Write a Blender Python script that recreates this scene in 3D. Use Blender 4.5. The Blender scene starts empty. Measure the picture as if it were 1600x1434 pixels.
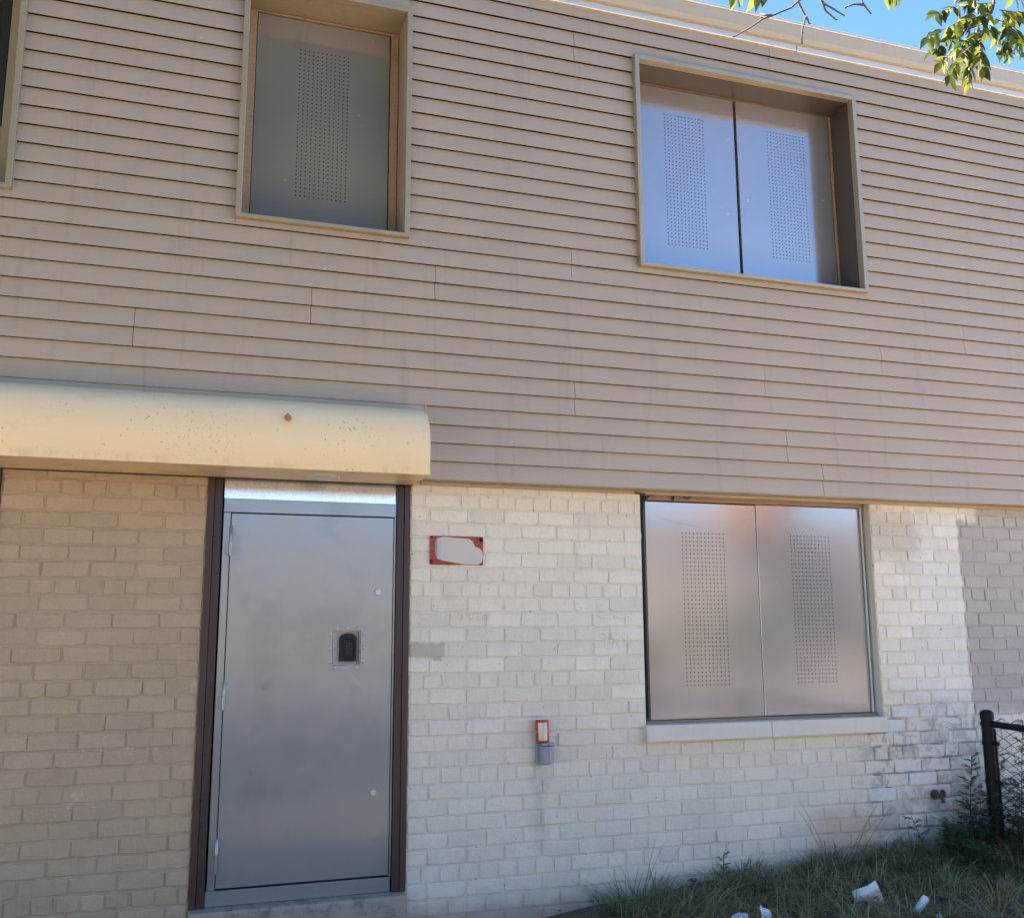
import bpy, bmesh, math, random
from mathutils import Vector, Matrix
import numpy as np

sc = bpy.context.scene
COL = sc.collection
rnd = random.Random(7)
H = 1.6                      # eye height: heights measured from the lens are offset by this

# ------------------------------------------------------------------ camera
YAW, PITCH, ROLL = -0.319547, 0.173162, 0.004775
cam_d = bpy.data.cameras.new('camera')
cam = bpy.data.objects.new('camera', cam_d)
COL.objects.link(cam)
cam_d.sensor_fit = 'HORIZONTAL'
cam_d.sensor_width = 36.0
cam_d.lens = 1531.757 / 1600 * 36
cam_d.clip_start = 0.05
cam_d.clip_end = 400
R_ = Matrix.Rotation(YAW, 3, 'Z') @ Matrix.Rotation(PITCH, 3, 'X') @ Matrix.Rotation(ROLL, 3, 'Y')
cam.matrix_world = Matrix.Translation((0, -5.262, H)) @ (R_ @ Matrix.Rotation(math.pi / 2, 3, 'X')).to_4x4()
sc.camera = cam

# ------------------------------------------------------------------ light
SUN_EL, SUN_AZ = 42.0, -62.0      # azimuth from +Y towards +X
world = bpy.data.worlds.new('World')
sc.world = world
world.use_nodes = True
wn = world.node_tree.nodes
wl = world.node_tree.links
bg = wn['Background']
sky = wn.new('ShaderNodeTexSky')
sky.sky_type = 'NISHITA'
sky.sun_disc = False
sky.sun_elevation = math.radians(SUN_EL)
sky.sun_rotation = math.radians(SUN_AZ)
sky.air_density = 1.0
sky.dust_density = 0.0
sky.ozone_density = 9.0
wl.new(sky.outputs[0], bg.inputs[0])
bg.inputs[1].default_value = 0.05
sun_d = bpy.data.lights.new('sun', 'SUN')
sun_d.energy = 5.0
sun_d.angle = math.radians(0.5)
sun_d.color = (1.0, 0.89, 0.74)
sun = bpy.data.objects.new('sun', sun_d)
COL.objects.link(sun)
az, el = math.radians(SUN_AZ), math.radians(SUN_EL)
sdir = Vector((math.sin(az) * math.cos(el), math.cos(az) * math.cos(el), math.sin(el)))
sun.rotation_euler = (-sdir).to_track_quat('-Z', 'Y').to_euler()
sun.location = (0, 0, 20)

sc.view_settings.view_transform = 'Standard'
sc.view_settings.look = 'None'
sc.view_settings.gamma = 1.0
sc.view_settings.exposure = 3.24
sc.view_settings.use_curve_mapping = False
sc.render.engine = 'CYCLES'
sc.cycles.use_adaptive_sampling = False
sc.cycles.max_bounces = 8
sc.cycles.diffuse_bounces = 4
sc.cycles.glossy_bounces = 4

# ------------------------------------------------------------------ materials
def srgb(r, g, b):
    f = lambda c: (c / 255 / 12.92) if c / 255 <= 0.04045 else ((c / 255 + 0.055) / 1.055) ** 2.4
    return (f(r), f(g), f(b))


class Mat:
    """small wrapper round a node material"""
    def __init__(s, name, col=(0.5, 0.5, 0.5), rough=0.6, metal=0.0, spec=0.5):
        s.m = bpy.data.materials.new(name)
        s.m.use_nodes = True
        s.t = s.m.node_tree
        s.b = s.t.nodes['Principled BSDF']
        s.b.inputs['Base Color'].default_value = (*col, 1)
        s.b.inputs['Roughness'].default_value = rough
        s.b.inputs['Metallic'].default_value = metal
        s.b.inputs['Specular IOR Level'].default_value = spec
        s.c = s.rgb(col)
        s.nrm = None

    def n(s, typ, **kw):
        nd = s.t.nodes.new(typ)
        for k, v in kw.items():
            setattr(nd, k, v)
        return nd

    def rgb(s, col):
        nd = s.n('ShaderNodeRGB')
        nd.outputs[0].default_value = (*col, 1)
        return nd.outputs[0]

    def val(s, a, b, op, clamp=False):
        nd = s.n('ShaderNodeMath', operation=op)
        nd.use_clamp = clamp
        for i, q in enumerate((a, b)):
            if q is None:
                continue
            if isinstance(q, (int, float)):
                nd.inputs[i].default_value = q
            else:
                s.t.links.new(q, nd.inputs[i])
        return nd.outputs[0]

    def pos(s):
        if not hasattr(s, '_p'):
            g = s.n('ShaderNodeNewGeometry')
            s._g = g
            s._p = g.outputs['Position']
            x = s.n('ShaderNodeSeparateXYZ')
            s.t.links.new(s._p, x.inputs[0])
            s.x, s.y, s.z = x.outputs
        return s._p

    def objc(s):
        return s.n('ShaderNodeTexCoord').outputs['Object']

    def noise(s, scale=5, detail=4, rough=0.6, stretch=(1, 1, 1), obj=False, lo=0.0, hi=1.0, dist=0.0):
        v = s.objc() if obj else s.pos()
        mp = s.n('ShaderNodeMapping')
        mp.inputs['Scale'].default_value = stretch
        s.t.links.new(v, mp.inputs[0])
        nz = s.n('ShaderNodeTexNoise')
        nz.inputs['Scale'].default_value = scale
        nz.inputs['Detail'].default_value = detail
        nz.inputs['Roughness'].default_value = rough
        nz.inputs['Distortion'].default_value = dist
        s.t.links.new(mp.outputs[0], nz.inputs['Vector'])
        if lo == 0 and hi == 1:
            return nz.outputs[0]
        return s.ramp(nz.outputs[0], lo, hi)

    def ramp(s, v, lo, hi):
        r = s.n('ShaderNodeMapRange')
        r.interpolation_type = 'SMOOTHSTEP'
        r.inputs[1].default_value = lo
        r.inputs[2].default_value = hi
        s.t.links.new(v, r.inputs[0])
        return r.outputs[0]

    def mix(s, fac, col, mode='MIX'):
        """lay col over the current colour"""
        nd = s.n('ShaderNodeMix', data_type='RGBA', blend_type=mode)
        nd.clamp_factor = True
        if isinstance(fac, (int, float)):
            nd.inputs[0].default_value = fac
        else:
            s.t.links.new(fac, nd.inputs[0])
        s.t.links.new(s.c, nd.inputs[6])
        if isinstance(col, tuple):
            nd.inputs[7].default_value = (*col, 1)
        else:
            s.t.links.new(col, nd.inputs[7])
        s.c = nd.outputs[2]
        return s

    def vary(s, v, amount):
        """multiply colour by 1 +- amount following v (0..1)"""
        f = s.val(s.val(v, 0.5, 'SUBTRACT'), 2 * amount, 'MULTIPLY')
        f = s.val(f, 1.0, 'ADD')
        nd = s.n('ShaderNodeVectorMath', operation='SCALE')
        s.t.links.new(s.c, nd.inputs[0])
        s.t.links.new(f, nd.inputs['Scale'])
        s.c = nd.outputs[0]
        return s

    def rand(s):
        return s.n('ShaderNodeObjectInfo').outputs['Random']

    def bump(s, h, strength=0.3, dist=0.01):
        b = s.n('ShaderNodeBump')
        b.inputs['Strength'].default_value = strength
        b.inputs['Distance'].default_value = dist
        s.t.links.new(h, b.inputs['Height'])
        if s.nrm:
            s.t.links.new(s.nrm, b.inputs['Normal'])
        s.nrm = b.outputs[0]
        return s

    def rough(s, v, lo, hi):
        r = s.n('ShaderNodeMapRange')
        r.inputs[3].default_value = lo
        r.inputs[4].default_value = hi
        s.t.links.new(v, r.inputs[0])
        s.t.links.new(r.outputs[0], s.b.inputs['Roughness'])
        return s

    def done(s):
        s.t.links.new(s.c, s.b.inputs['Base Color'])
        if s.nrm:
            s.t.links.new(s.nrm, s.b.inputs['Normal'])
        return s.m


def box_mask(m, x0, x1, z0, z1, soft=0.02, wob=None, amp=0.25):
    """1 inside a rectangle of the wall, soft edges, optional wobble (world x / z)"""
    m.pos()
    x, z = m.x, m.z
    if wob is not None:
        w = m.val(m.val(wob, 0.5, 'SUBTRACT'), amp, 'MULTIPLY')
        x = m.val(x, w, 'ADD')
        z = m.val(z, w, 'ADD')
    a = m.ramp(x, x0 - soft, x0 + soft)
    b = m.val(1, m.ramp(x, x1 - soft, x1 + soft), 'SUBTRACT')
    c = m.ramp(z, z0 - soft, z0 + soft)
    d = m.val(1, m.ramp(z, z1 - soft, z1 + soft), 'SUBTRACT')
    return m.val(m.val(a, b, 'MULTIPLY'), m.val(c, d, 'MULTIPLY'), 'MULTIPLY')


def paint_brick(mortar):
    m = Mat('painted_mortar' if mortar else 'painted_brick', (0.78, 0.695, 0.55), 0.62, 0, 0.35)
    m.pos()
    big = m.noise(1.3, 3, 0.6)
    mid = m.noise(9, 4, 0.65)
    fine = m.noise(120, 4, 0.8, (0.7, 1, 1.1))
    pores = m.ramp(m.noise(85, 3, 0.7), 0.60, 0.72)
    # newer white coat, with brighter light painted in, near the corner of the next house, then that house's lavender grey
    streak = m.noise(3.0, 4, 0.6, (9, 1, 0.8))
    wx = m.val(m.x, m.val(m.val(streak, 0.5, 'SUBTRACT'), 0.5, 'MULTIPLY'), 'ADD')
    m.mix(m.val(m.ramp(wx, 4.28, 4.62), 0.75, 'MULTIPLY'), (0.74, 0.71, 0.63))
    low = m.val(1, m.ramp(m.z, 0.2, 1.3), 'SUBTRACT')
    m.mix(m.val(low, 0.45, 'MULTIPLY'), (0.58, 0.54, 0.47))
    edge = m.val(m.x, m.val(m.val(m.noise(14, 2), 0.5, 'SUBTRACT'), 0.05, 'MULTIPLY'), 'ADD')
    edge = m.val(edge, m.val(m.z, 0.008, 'MULTIPLY'), 'ADD')
    upper = m.ramp(m.val(m.z, m.val(m.val(mid, 0.5, 'SUBTRACT'), 0.12, 'MULTIPLY'), 'ADD'), 1.02, 1.09)
    topb = m.val(1, m.ramp(m.val(m.z, m.val(m.val(mid, 0.5, 'SUBTRACT'), 0.14, 'MULTIPLY'), 'ADD'), 2.28, 2.33), 'SUBTRACT')
    lav = m.val(m.ramp(edge, 4.872, 4.902), upper, 'MULTIPLY')
    lav = m.val(lav, m.val(topb, m.ramp(m.x, 5.0, 5.05), 'MAXIMUM'), 'MULTIPLY')
    m.mix(lav, (0.44, 0.395, 0.35))
    # tan house left of the door
    tan = m.val(1, m.ramp(m.x, 0.3, 0.32), 'SUBTRACT')
    m.mix(tan, (0.475, 0.35, 0.225))
    m.vary(m.rand(), 0.065 if not mortar else 0.0)
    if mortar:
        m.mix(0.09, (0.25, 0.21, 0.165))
    m.vary(mid, 0.10)
    m.vary(big, 0.09)
    m.vary(fine, 0.17)
    m.mix(m.val(pores, 0.28, 'MULTIPLY'), (0.30, 0.25, 0.20))
    # grime, drips and blotches with shapes of their own
    grime = m.ramp(m.noise(5.5, 6, 0.75), 0.60, 0.78)
    m.mix(m.val(grime, 0.34, 'MULTIPLY'), (0.30, 0.25, 0.20))
    streaks = m.ramp(m.noise(4.5, 5, 0.7, (4, 1, 0.5)), 0.54, 0.74)
    m.mix(m.val(streaks, 0.24, 'MULTIPLY'), (0.36, 0.32, 0.27))
    peel_zone = box_mask(m, 4.0, 5.02, 0.25, 1.12, 0.16)
    pn = m.noise(11, 5, 0.7, dist=0.8)
    peel = m.val(m.ramp(pn, 0.50, 0.56), peel_zone, 'MULTIPLY')
    m.mix(m.val(peel, 0.55, 'MULTIPLY'), (0.30, 0.285, 0.27))
    if not mortar:
        m.mix(m.val(m.val(m.ramp(m.rand(), 0.5, 0.9), peel_zone, 'MULTIPLY'), 0.5, 'MULTIPLY'), (0.30, 0.29, 0.28))
        m.mix(m.val(m.val(m.val(1, m.ramp(m.rand(), 0.1, 0.3), 'SUBTRACT'), peel_zone, 'MULTIPLY'), 0.6, 'MULTIPLY'), (0.74, 0.73, 0.70))
    if mortar:
        m.mix(m.val(m.val(peel_zone, m.ramp(m.noise(6, 3), 0.42, 0.56), 'MULTIPLY'), 0.75, 'MULTIPLY'), (0.20, 0.18, 0.16))
    # rusty foundation stains
    foot = m.val(1, m.ramp(m.val(m.z, m.val(mid, 0.22, 'MULTIPLY'), 'SUBTRACT'), -0.02, 0.16), 'SUBTRACT')
    foot = m.val(foot, m.ramp(m.x, 0.3, 0.4), 'MULTIPLY')
    m.mix(m.val(foot, 0.6, 'MULTIPLY'), (0.24, 0.155, 0.105))
    rust = box_mask(m, 3.62, 4.05, 0.18, 0.52, 0.10, mid)
    m.mix(m.val(rust, 0.5, 'MULTIPLY'), (0.45, 0.29, 0.17))
    # brown wash at the top of the wall right of the window, drip under the outlet, round the tap
    topst = box_mask(m, 4.15, 4.55, 2.05, 2.36, 0.07, mid)
    m.mix(m.val(topst, 0.45, 'MULTIPLY'), (0.40, 0.34, 0.27))
    drip = box_mask(m, 1.86, 1.93, 0.45, 0.93, 0.05, mid)
    m.mix(m.val(drip, 0.30, 'MULTIPLY'), (0.28, 0.25, 0.21))
    tap = box_mask(m, 4.45, 4.62, 0.42, 0.62, 0.05, mid)
    m.mix(m.val(tap, 0.55, 'MULTIPLY'), (0.17, 0.155, 0.14))
    rag = m.noise(34, 3, 0.6)
    patch = m.val(box_mask(m, 1.150, 1.350, 1.462, 1.536, 0.006, rag, 0.045), box_mask(m, 1.29, 1.335, 1.438, 1.47, 0.006, rag, 0.05), 'MAXIMUM')
    m.mix(m.val(patch, 0.72, 'MULTIPLY'), (0.44, 0.37, 0.28))
    for bx in ((1.41, 1.61, 1.655, 1.70), (2.25, 2.47, 1.655, 1.69), (2.27, 2.45, 1.50, 1.585), (2.24, 2.28, 1.67, 1.76)):
        scr = m.val(m.ramp(m.noise(95, 3, 0.6, (1, 1, .8), dist=1.5), 0.54, 0.60), box_mask(m, *bx, 0.012), 'MULTIPLY')
        m.mix(m.val(scr, 0.5, 'MULTIPLY'), (0.30, 0.20, 0.15))
    # chips: pale specks on tan, dark specks on white
    sp = m.noise(55, 2, 0.5)
    spz = m.ramp(sp, 0.725, 0.745)
    band = m.val(box_mask(m, -0.56, -0.08, 1.01, 1.06, 0.025), m.ramp(m.noise(75, 2, 0.5), 0.60, 0.64), 'MULTIPLY')
    drip2 = m.val(box_mask(m, -0.468, -0.446, 0.79, 0.853, 0.004, mid), 0.9, 'MULTIPLY')
    m.mix(m.val(m.val(m.val(spz, band, 'MAXIMUM'), drip2, 'MAXIMUM'), m.val(tan, 0.8, 'MULTIPLY'), 'MULTIPLY'), (0.60, 0.45, 0.34))
    sp2 = m.ramp(m.noise(43, 2, 0.5, dist=0.3), 0.72, 0.735)
    m.mix(m.val(sp2, m.val(m.val(1, tan, 'SUBTRACT'), 0.7, 'MULTIPLY'), 'MULTIPLY'), (0.12, 0.10, 0.085))
    m.bump(m.noise(110, 4, 0.8, (0.55, 1, 1.2)), 0.9, 0.0045)
    m.bump(m.noise(30, 5, 0.7), 0.8, 0.006)
    m.bump(pn, 0.25, 0.004)
    return m.done()


M = {}
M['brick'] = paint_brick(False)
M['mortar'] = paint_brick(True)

m = Mat('vinyl_siding', (0.445, 0.348, 0.256), 0.42, 0, 0.4)
m.vary(m.noise(1.1, 3, 0.6), 0.06)
m.vary(m.rand(), 0.018)
m.vary(m.noise(6, 5, 0.7, (0.35, 1, 5)), 0.035)
m.mix(m.val(m.ramp(m.noise(3.2, 6, 0.75, (1, 1, 0.6)), 0.58, 0.75), 0.16, 'MULTIPLY'), (0.26, 0.21, 0.16))
m.mix(m.val(m.ramp(m.noise(38, 2, 0.5), 0.765, 0.775), 0.6, 'MULTIPLY'), (0.65, 0.6, 0.52))
m.mix(m.val(m.ramp(m.noise(2.6, 5, 0.7, (5, 1, 0.35)), 0.54, 0.74), 0.22, 'MULTIPLY'), (0.24, 0.19, 0.14))
m.bump(m.noise(26, 4, 0.6, (0.12, 1, 3.0)), 0.35, 0.004)
m.bump(m.noise(2.3, 2, 0.5, (0.6, 1, 1.5)), 0.35, 0.012)
m.rough(m.noise(7, 4), 0.36, 0.52)
M['siding'] = m.done()

m = Mat('tan_aluminium', (0.42, 0.335, 0.225), 0.36, 0.35, 0.5)
m.vary(m.noise(4, 4, 0.7), 0.14)
m.mix(m.val(m.ramp(m.noise(9, 5, 0.75), 0.57, 0.72), 0.35, 'MULTIPLY'), (0.22, 0.17, 0.11))
m.bump(m.noise(18, 3), 0.12, 0.004)
M['casing'] = m.done()

m = Mat('brown_aluminium', (0.115, 0.088, 0.072), 0.4, 0.3, 0.5)
m.vary(m.noise(4, 4, 0.7), 0.14)
m.mix(m.val(m.ramp(m.noise(9, 5, 0.75), 0.57, 0.72), 0.35, 'MULTIPLY'), (0.12, 0.09, 0.07))
m.bump(m.noise(18, 3), 0.12, 0.004)
M['casing_dark'] = m.done()
m = Mat('raw_wood', (0.34, 0.22, 0.13), 0.75)
m.vary(m.noise(9, 5, 0.7, (1.2, 8, 14)), 0.28)
m.mix(m.val(m.ramp(m.noise(7, 4, 0.7), 0.55, 0.7), 0.45, 'MULTIPLY'), (0.20, 0.12, 0.07))
m.bump(m.noise(12, 4, 0.7, (1, 8, 14)), 0.3, 0.003)
M['wood'] = m.done()

m = Mat('galvanised_panel', (0.445, 0.41, 0.392), 0.3, 0.62)
m.pos()
line = m.val(m.val(m.x, -0.16, 'MULTIPLY'), 2.695, 'ADD')
line = m.val(line, m.val(m.val(m.noise(6, 1), 0.5, 'SUBTRACT'), 0.03, 'MULTIPLY'), 'ADD')
scr = m.val(m.val(m.val(m.z, line, 'SUBTRACT'), None, 'ABSOLUTE'), 0.0035, 'LESS_THAN')
scr = m.val(scr, box_mask(m, 2.69, 2.97, 2.1, 2.35, 0.03), 'MULTIPLY')
m.mix(m.val(scr, 0.35, 'MULTIPLY'), (0.26, 0.24, 0.23))
m.vary(m.noise(2.6, 4, 0.65), 0.08)
m.mix(m.val(m.ramp(m.noise(5, 6, 0.75, (1, 1, 0.35)), 0.60, 0.74), 0.22, 'MULTIPLY'), (0.26, 0.245, 0.23))
m.mix(m.val(m.ramp(m.noise(31, 2, 0.5), 0.765, 0.775), 0.5, 'MULTIPLY'), (0.8, 0.8, 0.78))
m.bump(m.noise(1.3, 1, 0.5), 0.12, 0.02)
m.mix(m.val(m.ramp(m.noise(4, 5, 0.7, (1, 1, 1.6), dist=1.2), 0.62, 0.70), 0.12, 'MULTIPLY'), (0.26, 0.25, 0.24))
m.rough(m.noise(6, 5, 0.7), 0.10, 0.17)
M['panel'] = m.done()

m = Mat('grey_painted_steel', (0.31, 0.32, 0.322), 0.33, 0.44)
m.vary(m.noise(3.2, 4, 0.65), 0.07)
m.mix(m.val(m.ramp(m.noise(6, 6, 0.75, (1, 1, 0.5)), 0.60, 0.74), 0.25, 'MULTIPLY'), (0.16, 0.155, 0.15))
m.mix(m.val(m.ramp(m.noise(13, 2, 0.5, (1, 1, 2.5)), 0.80, 0.82), 0.3, 'MULTIPLY'), (0.42, 0.42, 0.42))
m.bump(m.noise(1.7, 2, 0.5), 0.22, 0.022)
dent = m.ramp(m.noise(6.5, 1, 0.4, dist=0.6), 0.66, 0.80)
m.bump(dent, 0.10, 0.005)
m.bump(m.noise(7, 1, 0.5), 0.06, 0.006)
m.mix(m.val(m.val(m.ramp(m.noise(26, 3, 0.6, (0.5, 1, 3.0), dist=0.8), 0.70, 0.74), m.ramp(m.noise(2.4, 2, 0.5), 0.52, 0.6), 'MULTIPLY'), 0.5, 'MULTIPLY'), (0.40, 0.40, 0.40))
m.mix(m.val(m.ramp(m.noise(1.6, 4, 0.6), 0.50, 0.66), 0.35, 'MULTIPLY'), (0.17, 0.172, 0.175))
m.rough(m.noise(8, 5, 0.7), 0.15, 0.25)
M['steel'] = m.done()

m = Mat('zinc_strip', (0.80, 0.80, 0.80), 0.2, 1.0)
vo = m.n('ShaderNodeTexVoronoi')
vo.inputs['Scale'].default_value = 120
m.t.links.new(m.pos(), vo.inputs['Vector'])
m.vary(vo.outputs['Color'], 0.14)
m.bump(m.noise(30, 3, 0.6), 0.07, 0.003)
M['zinc'] = m.done()

m = Mat('bright_metal', (0.52, 0.52, 0.50), 0.34, 0.7)
m.vary(m.noise(200, 3), 0.3)
M['bright'] = m.done()

m = Mat('dull_zinc', (0.52, 0.52, 0.53), 0.3, 0.4)
M['rivet'] = m.done()
m = Mat('recess_paint', (0.62, 0.56, 0.50), 0.4, 0.2)
M['recess'] = m.done()
m = Mat('black_pull', (0.006, 0.006, 0.007), 0.35, 0, 0.35)
M['pull'] = m.done()
m = Mat('brown_paint', (0.060, 0.026, 0.021), 0.42, 0, 0.45)
m.vary(m.noise(12, 5, 0.7, (1, 1, 0.3)), 0.22)
m.bump(m.noise(30, 4, 0.6, (2, 2, 0.5)), 0.25, 0.002)
M['brown'] = m.done()
m = Mat('dark_brown_paint', (0.040, 0.023, 0.022), 0.38, 0, 0.45)
m.vary(m.noise(12, 5, 0.7, (1, 1, 0.3)), 0.22)
m.bump(m.noise(30, 4, 0.6, (2, 2, 0.5)), 0.2, 0.002)
M['brown2'] = m.done()

m = Mat('cream_awning_paint', (0.90, 0.68, 0.385), 0.38, 0, 0.45)
m.vary(m.noise(2.2, 4, 0.6), 0.05)
clus = m.ramp(m.noise(2.6, 2, 0.5), 0.50, 0.62)
m.mix(m.val(m.val(m.ramp(m.noise(62, 2, 0.5), 0.66, 0.69), clus, 'MULTIPLY'), 0.6, 'MULTIPLY'), (0.30, 0.22, 0.13))
m.mix(m.val(m.ramp(m.noise(34, 2, 0.5), 0.745, 0.755), 0.6, 'MULTIPLY'), (0.25, 0.18, 0.1))
m.mix(m.val(m.ramp(m.noise(5, 5, 0.7, (0.5, 1, 1)), 0.56, 0.74), 0.18, 'MULTIPLY'), (0.45, 0.36, 0.24))
edge_ = box_mask(m, -5, 2, 2.36, 2.425, 0.02)
m.mix(m.val(m.val(edge_, m.ramp(m.noise(5, 5, 0.75, (1, 1, 0.4)), 0.42, 0.7), 'MULTIPLY'), 0.4, 'MULTIPLY'), (0.36, 0.27, 0.16))
spot = box_mask(m, -0.10, 0.20, 2.43, 2.66, 0.06)
m.mix(m.val(m.val(m.ramp(m.noise(120, 2, 0.5), 0.635, 0.67), spot, 'MULTIPLY'), 0.5, 'MULTIPLY'), (0.36, 0.26, 0.14))
m.bump(m.noise(90, 2), 0.05, 0.001)
m.bump(m.noise(1.6, 2), 0.30, 0.018)
M['awning'] = m.done()

m = Mat('beige_coping', (0.50, 0.415, 0.30), 0.42, 0, 0.45)
m.vary(m.noise(14, 4, 0.7, (3, 1, 0.35)), 0.07)
m.bump(m.noise(3, 2), 0.2, 0.01)
M['coping'] = m.done()
m = Mat('pale_trim_metal', (0.62, 0.61, 0.59), 0.35, 0.3)
m.vary(m.noise(9, 4, 0.7, (1, 1, 5)), 0.09)
M['trim'] = m.done()

m = Mat('concrete', (0.33, 0.285, 0.225), 0.85)
m.vary(m.noise(7, 6, 0.75), 0.30)
m.mix(m.val(m.ramp(m.noise(9, 6, 0.8, (1, 1, 1.5)), 0.48, 0.66), 0.65, 'MULTIPLY'), (0.085, 0.075, 0.062))
m.bump(m.noise(60, 5, 0.75), 0.6, 0.004)
M['concrete'] = m.done()
m = Mat('painted_sill', (0.64, 0.575, 0.475), 0.65)
m.vary(m.noise(8, 5, 0.7, (4, 1, 0.6)), 0.10)
m.mix(m.val(m.ramp(m.noise(11, 5, 0.75), 0.58, 0.72), 0.3, 'MULTIPLY'), (0.30, 0.27, 0.23))
m.bump(m.noise(60, 4, 0.7), 0.4, 0.003)
M['sill'] = m.done()

m = Mat('black_void', (0.008, 0.008, 0.008), 0.8, 0, 0.2)
M['void'] = m.done()
m = Mat('black_rubber', (0.02, 0.02, 0.021), 0.45)
m.vary(m.noise(30, 3), 0.3)
M['black'] = m.done()
m = Mat('black_fence_paint', (0.005, 0.0055, 0.008), 0.5, 0, 0.2)
m.vary(m.noise(25, 4, 0.7), 0.4)
m.mix(m.val(m.ramp(m.noise(60, 2), 0.70, 0.73), 0.5, 'MULTIPLY'), (0.16, 0.16, 0.16))
m.bump(m.noise(60, 4), 0.15, 0.002)
M['fence'] = m.done()
m = Mat('dark_steel', (0.05, 0.052, 0.05), 0.45, 0.6)
m.vary(m.noise(10, 4), 0.3)
M['darksteel'] = m.done()
m = Mat('window_glass', (0.02, 0.025, 0.03), 0.03, 0, 0.6)
M['glass'] = m.done()
m = Mat('fogged_lens', (0.72, 0.66, 0.52), 0.3)
M['lens'] = m.done()

m = Mat('grey_box_plastic', (0.27, 0.275, 0.30), 0.35)
m.vary(m.noise(30, 4), 0.12)
m.mix(m.val(m.ramp(m.noise(40, 5, 0.7), 0.6, 0.7), 0.3, 'MULTIPLY'), (0.45, 0.45, 0.46))
M['greybox'] = m.done()
m = Mat('rusty_brass', (0.075, 0.055, 0.04), 0.7, 0.2)
m.vary(m.noise(60, 4), 0.45)
m.bump(m.noise(80, 4), 0.4, 0.003)
M['rusty'] = m.done()
m = Mat('copper_red_enamel', (0.20, 0.045, 0.03), 0.14, 0.85)
m.vary(m.noise(26, 3), 0.25)
m.bump(m.noise(14, 2), 0.3, 0.006)
M['plate'] = m.done()
m = Mat('blank_cream_patch', (0.57, 0.505, 0.435), 0.5)  # plain invented patch where the plate's number is blanked out
m.pos()
m.mix(m.val(1, m.ramp(m.x, 1.318, 1.328), 'SUBTRACT'), (0.48, 0.47, 0.43))
m.mix(m.val(1, m.ramp(m.x, 1.300, 1.304), 'SUBTRACT'), (0.25, 0.25, 0.25))
M['cream'] = m.done()

# beverage can: orange red ground, two pale printed panels on the front
m = Mat('can_print', (0.52, 0.06, 0.015), 0.3, 0.2)
oc = m.n('ShaderNodeSeparateXYZ')
m.t.links.new(m.objc(), oc.inputs[0])
ox, oy, oz = oc.outputs
front = m.val(oy, -0.012, 'LESS_THAN')
inx = m.val(m.val(ox, None, 'ABSOLUTE'), 0.0235, 'LESS_THAN')
inz1 = m.val(m.val(m.val(oz, 0.0205, 'SUBTRACT'), None, 'ABSOLUTE'), 0.0225, 'LESS_THAN')
inz2 = m.val(m.val(m.val(oz, -0.0285, 'SUBTRACT'), None, 'ABSOLUTE'), 0.0225, 'LESS_THAN')
msk = m.val(m.val(front, inx, 'MULTIPLY'), m.val(inz1, inz2, 'MAXIMUM'), 'MULTIPLY')
m.mix(msk, (0.56, 0.53, 0.46))
wv = m.n('ShaderNodeTexNoise')
wv.inputs['Scale'].default_value = 260
m.t.links.new(m.objc(), wv.inputs['Vector'])
ln = m.val(m.val(m.val(oz, 900, 'MULTIPLY'), None, 'SINE'), 0.35, 'GREATER_THAN')
tx = m.val(m.val(ln, m.val(wv.outputs[0], 0.47, 'GREATER_THAN'), 'MULTIPLY'), msk, 'MULTIPLY')
m.mix(m.val(tx, 0.45, 'MULTIPLY'), (0.18, 0.17, 0.15))
m.mix(m.val(m.val(oz, 0.0592, 'GREATER_THAN'), 0.9, 'MULTIPLY'), (0.7, 0.7, 0.68))
m.mix(m.val(m.val(m.val(m.val(oz, -0.004, 'SUBTRACT'), None, 'ABSOLUTE'), 0.0025, 'LESS_THAN'), 0.8, 'MULTIPLY'), (0.6, 0.45, 0.36))
M['can'] = m.done()


def leaf_mat(name, cols, trans=0.4, island=True, rough=0.5):
    m = Mat(name, cols[0], rough, 0, 0.35)
    if island:
        g = m.n('ShaderNodeNewGeometry')
        r = g.outputs['Random Per Island']
    else:
        r = m.rand()
    for i, c in enumerate(cols[1:]):
        m.mix(m.ramp(r, (i + 0.6) / len(cols), (i + 1.2) / len(cols)), c)
    m.vary(m.noise(60, 3), 0.25)
    mt = m.done()
    t = m.t
    tr = m.n('ShaderNodeBsdfTranslucent')
    t.links.new(m.c, tr.inputs[0])
    mx = m.n('ShaderNodeMixShader')
    mx.inputs[0].default_value = trans
    out = t.nodes['Material Output']
    t.links.new(m.b.outputs[0], mx.inputs[1])
    t.links.new(tr.outputs[0], mx.inputs[2])
    t.links.new(mx.outputs[0], out.inputs[0])
    return mt


M['grass'] = leaf_mat('grass_blades', [(0.13, 0.17, 0.08), (0.17, 0.21, 0.105), (0.24, 0.245, 0.13), (0.42, 0.36, 0.20)], 0.35)
M['tuft'] = leaf_mat('tuft_blades', [(0.075, 0.105, 0.055), (0.10, 0.13, 0.065), (0.17, 0.18, 0.085)], 0.3)
M['straw'] = leaf_mat('dry_straw', [(0.40, 0.34, 0.17), (0.30, 0.28, 0.12), (0.46, 0.40, 0.23)], 0.3)
M['weed'] = leaf_mat('weed_leaves', [(0.035, 0.072, 0.034), (0.055, 0.10, 0.045), (0.085, 0.13, 0.06)], 0.3)
M['tree_leaf'] = leaf_mat('near_leaves', [(0.045, 0.070, 0.016), (0.085, 0.115, 0.02), (0.22, 0.24, 0.035)], 0.5, False, 0.35)
M['crown'] = leaf_mat('crown_leaves', [(0.04, 0.08, 0.02), (0.07, 0.11, 0.025), (0.10, 0.13, 0.03)], 0.35)
M['autumn'] = leaf_mat('autumn_leaves', [(0.72, 0.36, 0.06), (0.78, 0.44, 0.09), (0.66, 0.30, 0.05)], 0.3)
m = Mat('bark', (0.10, 0.078, 0.06), 0.85)
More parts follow.
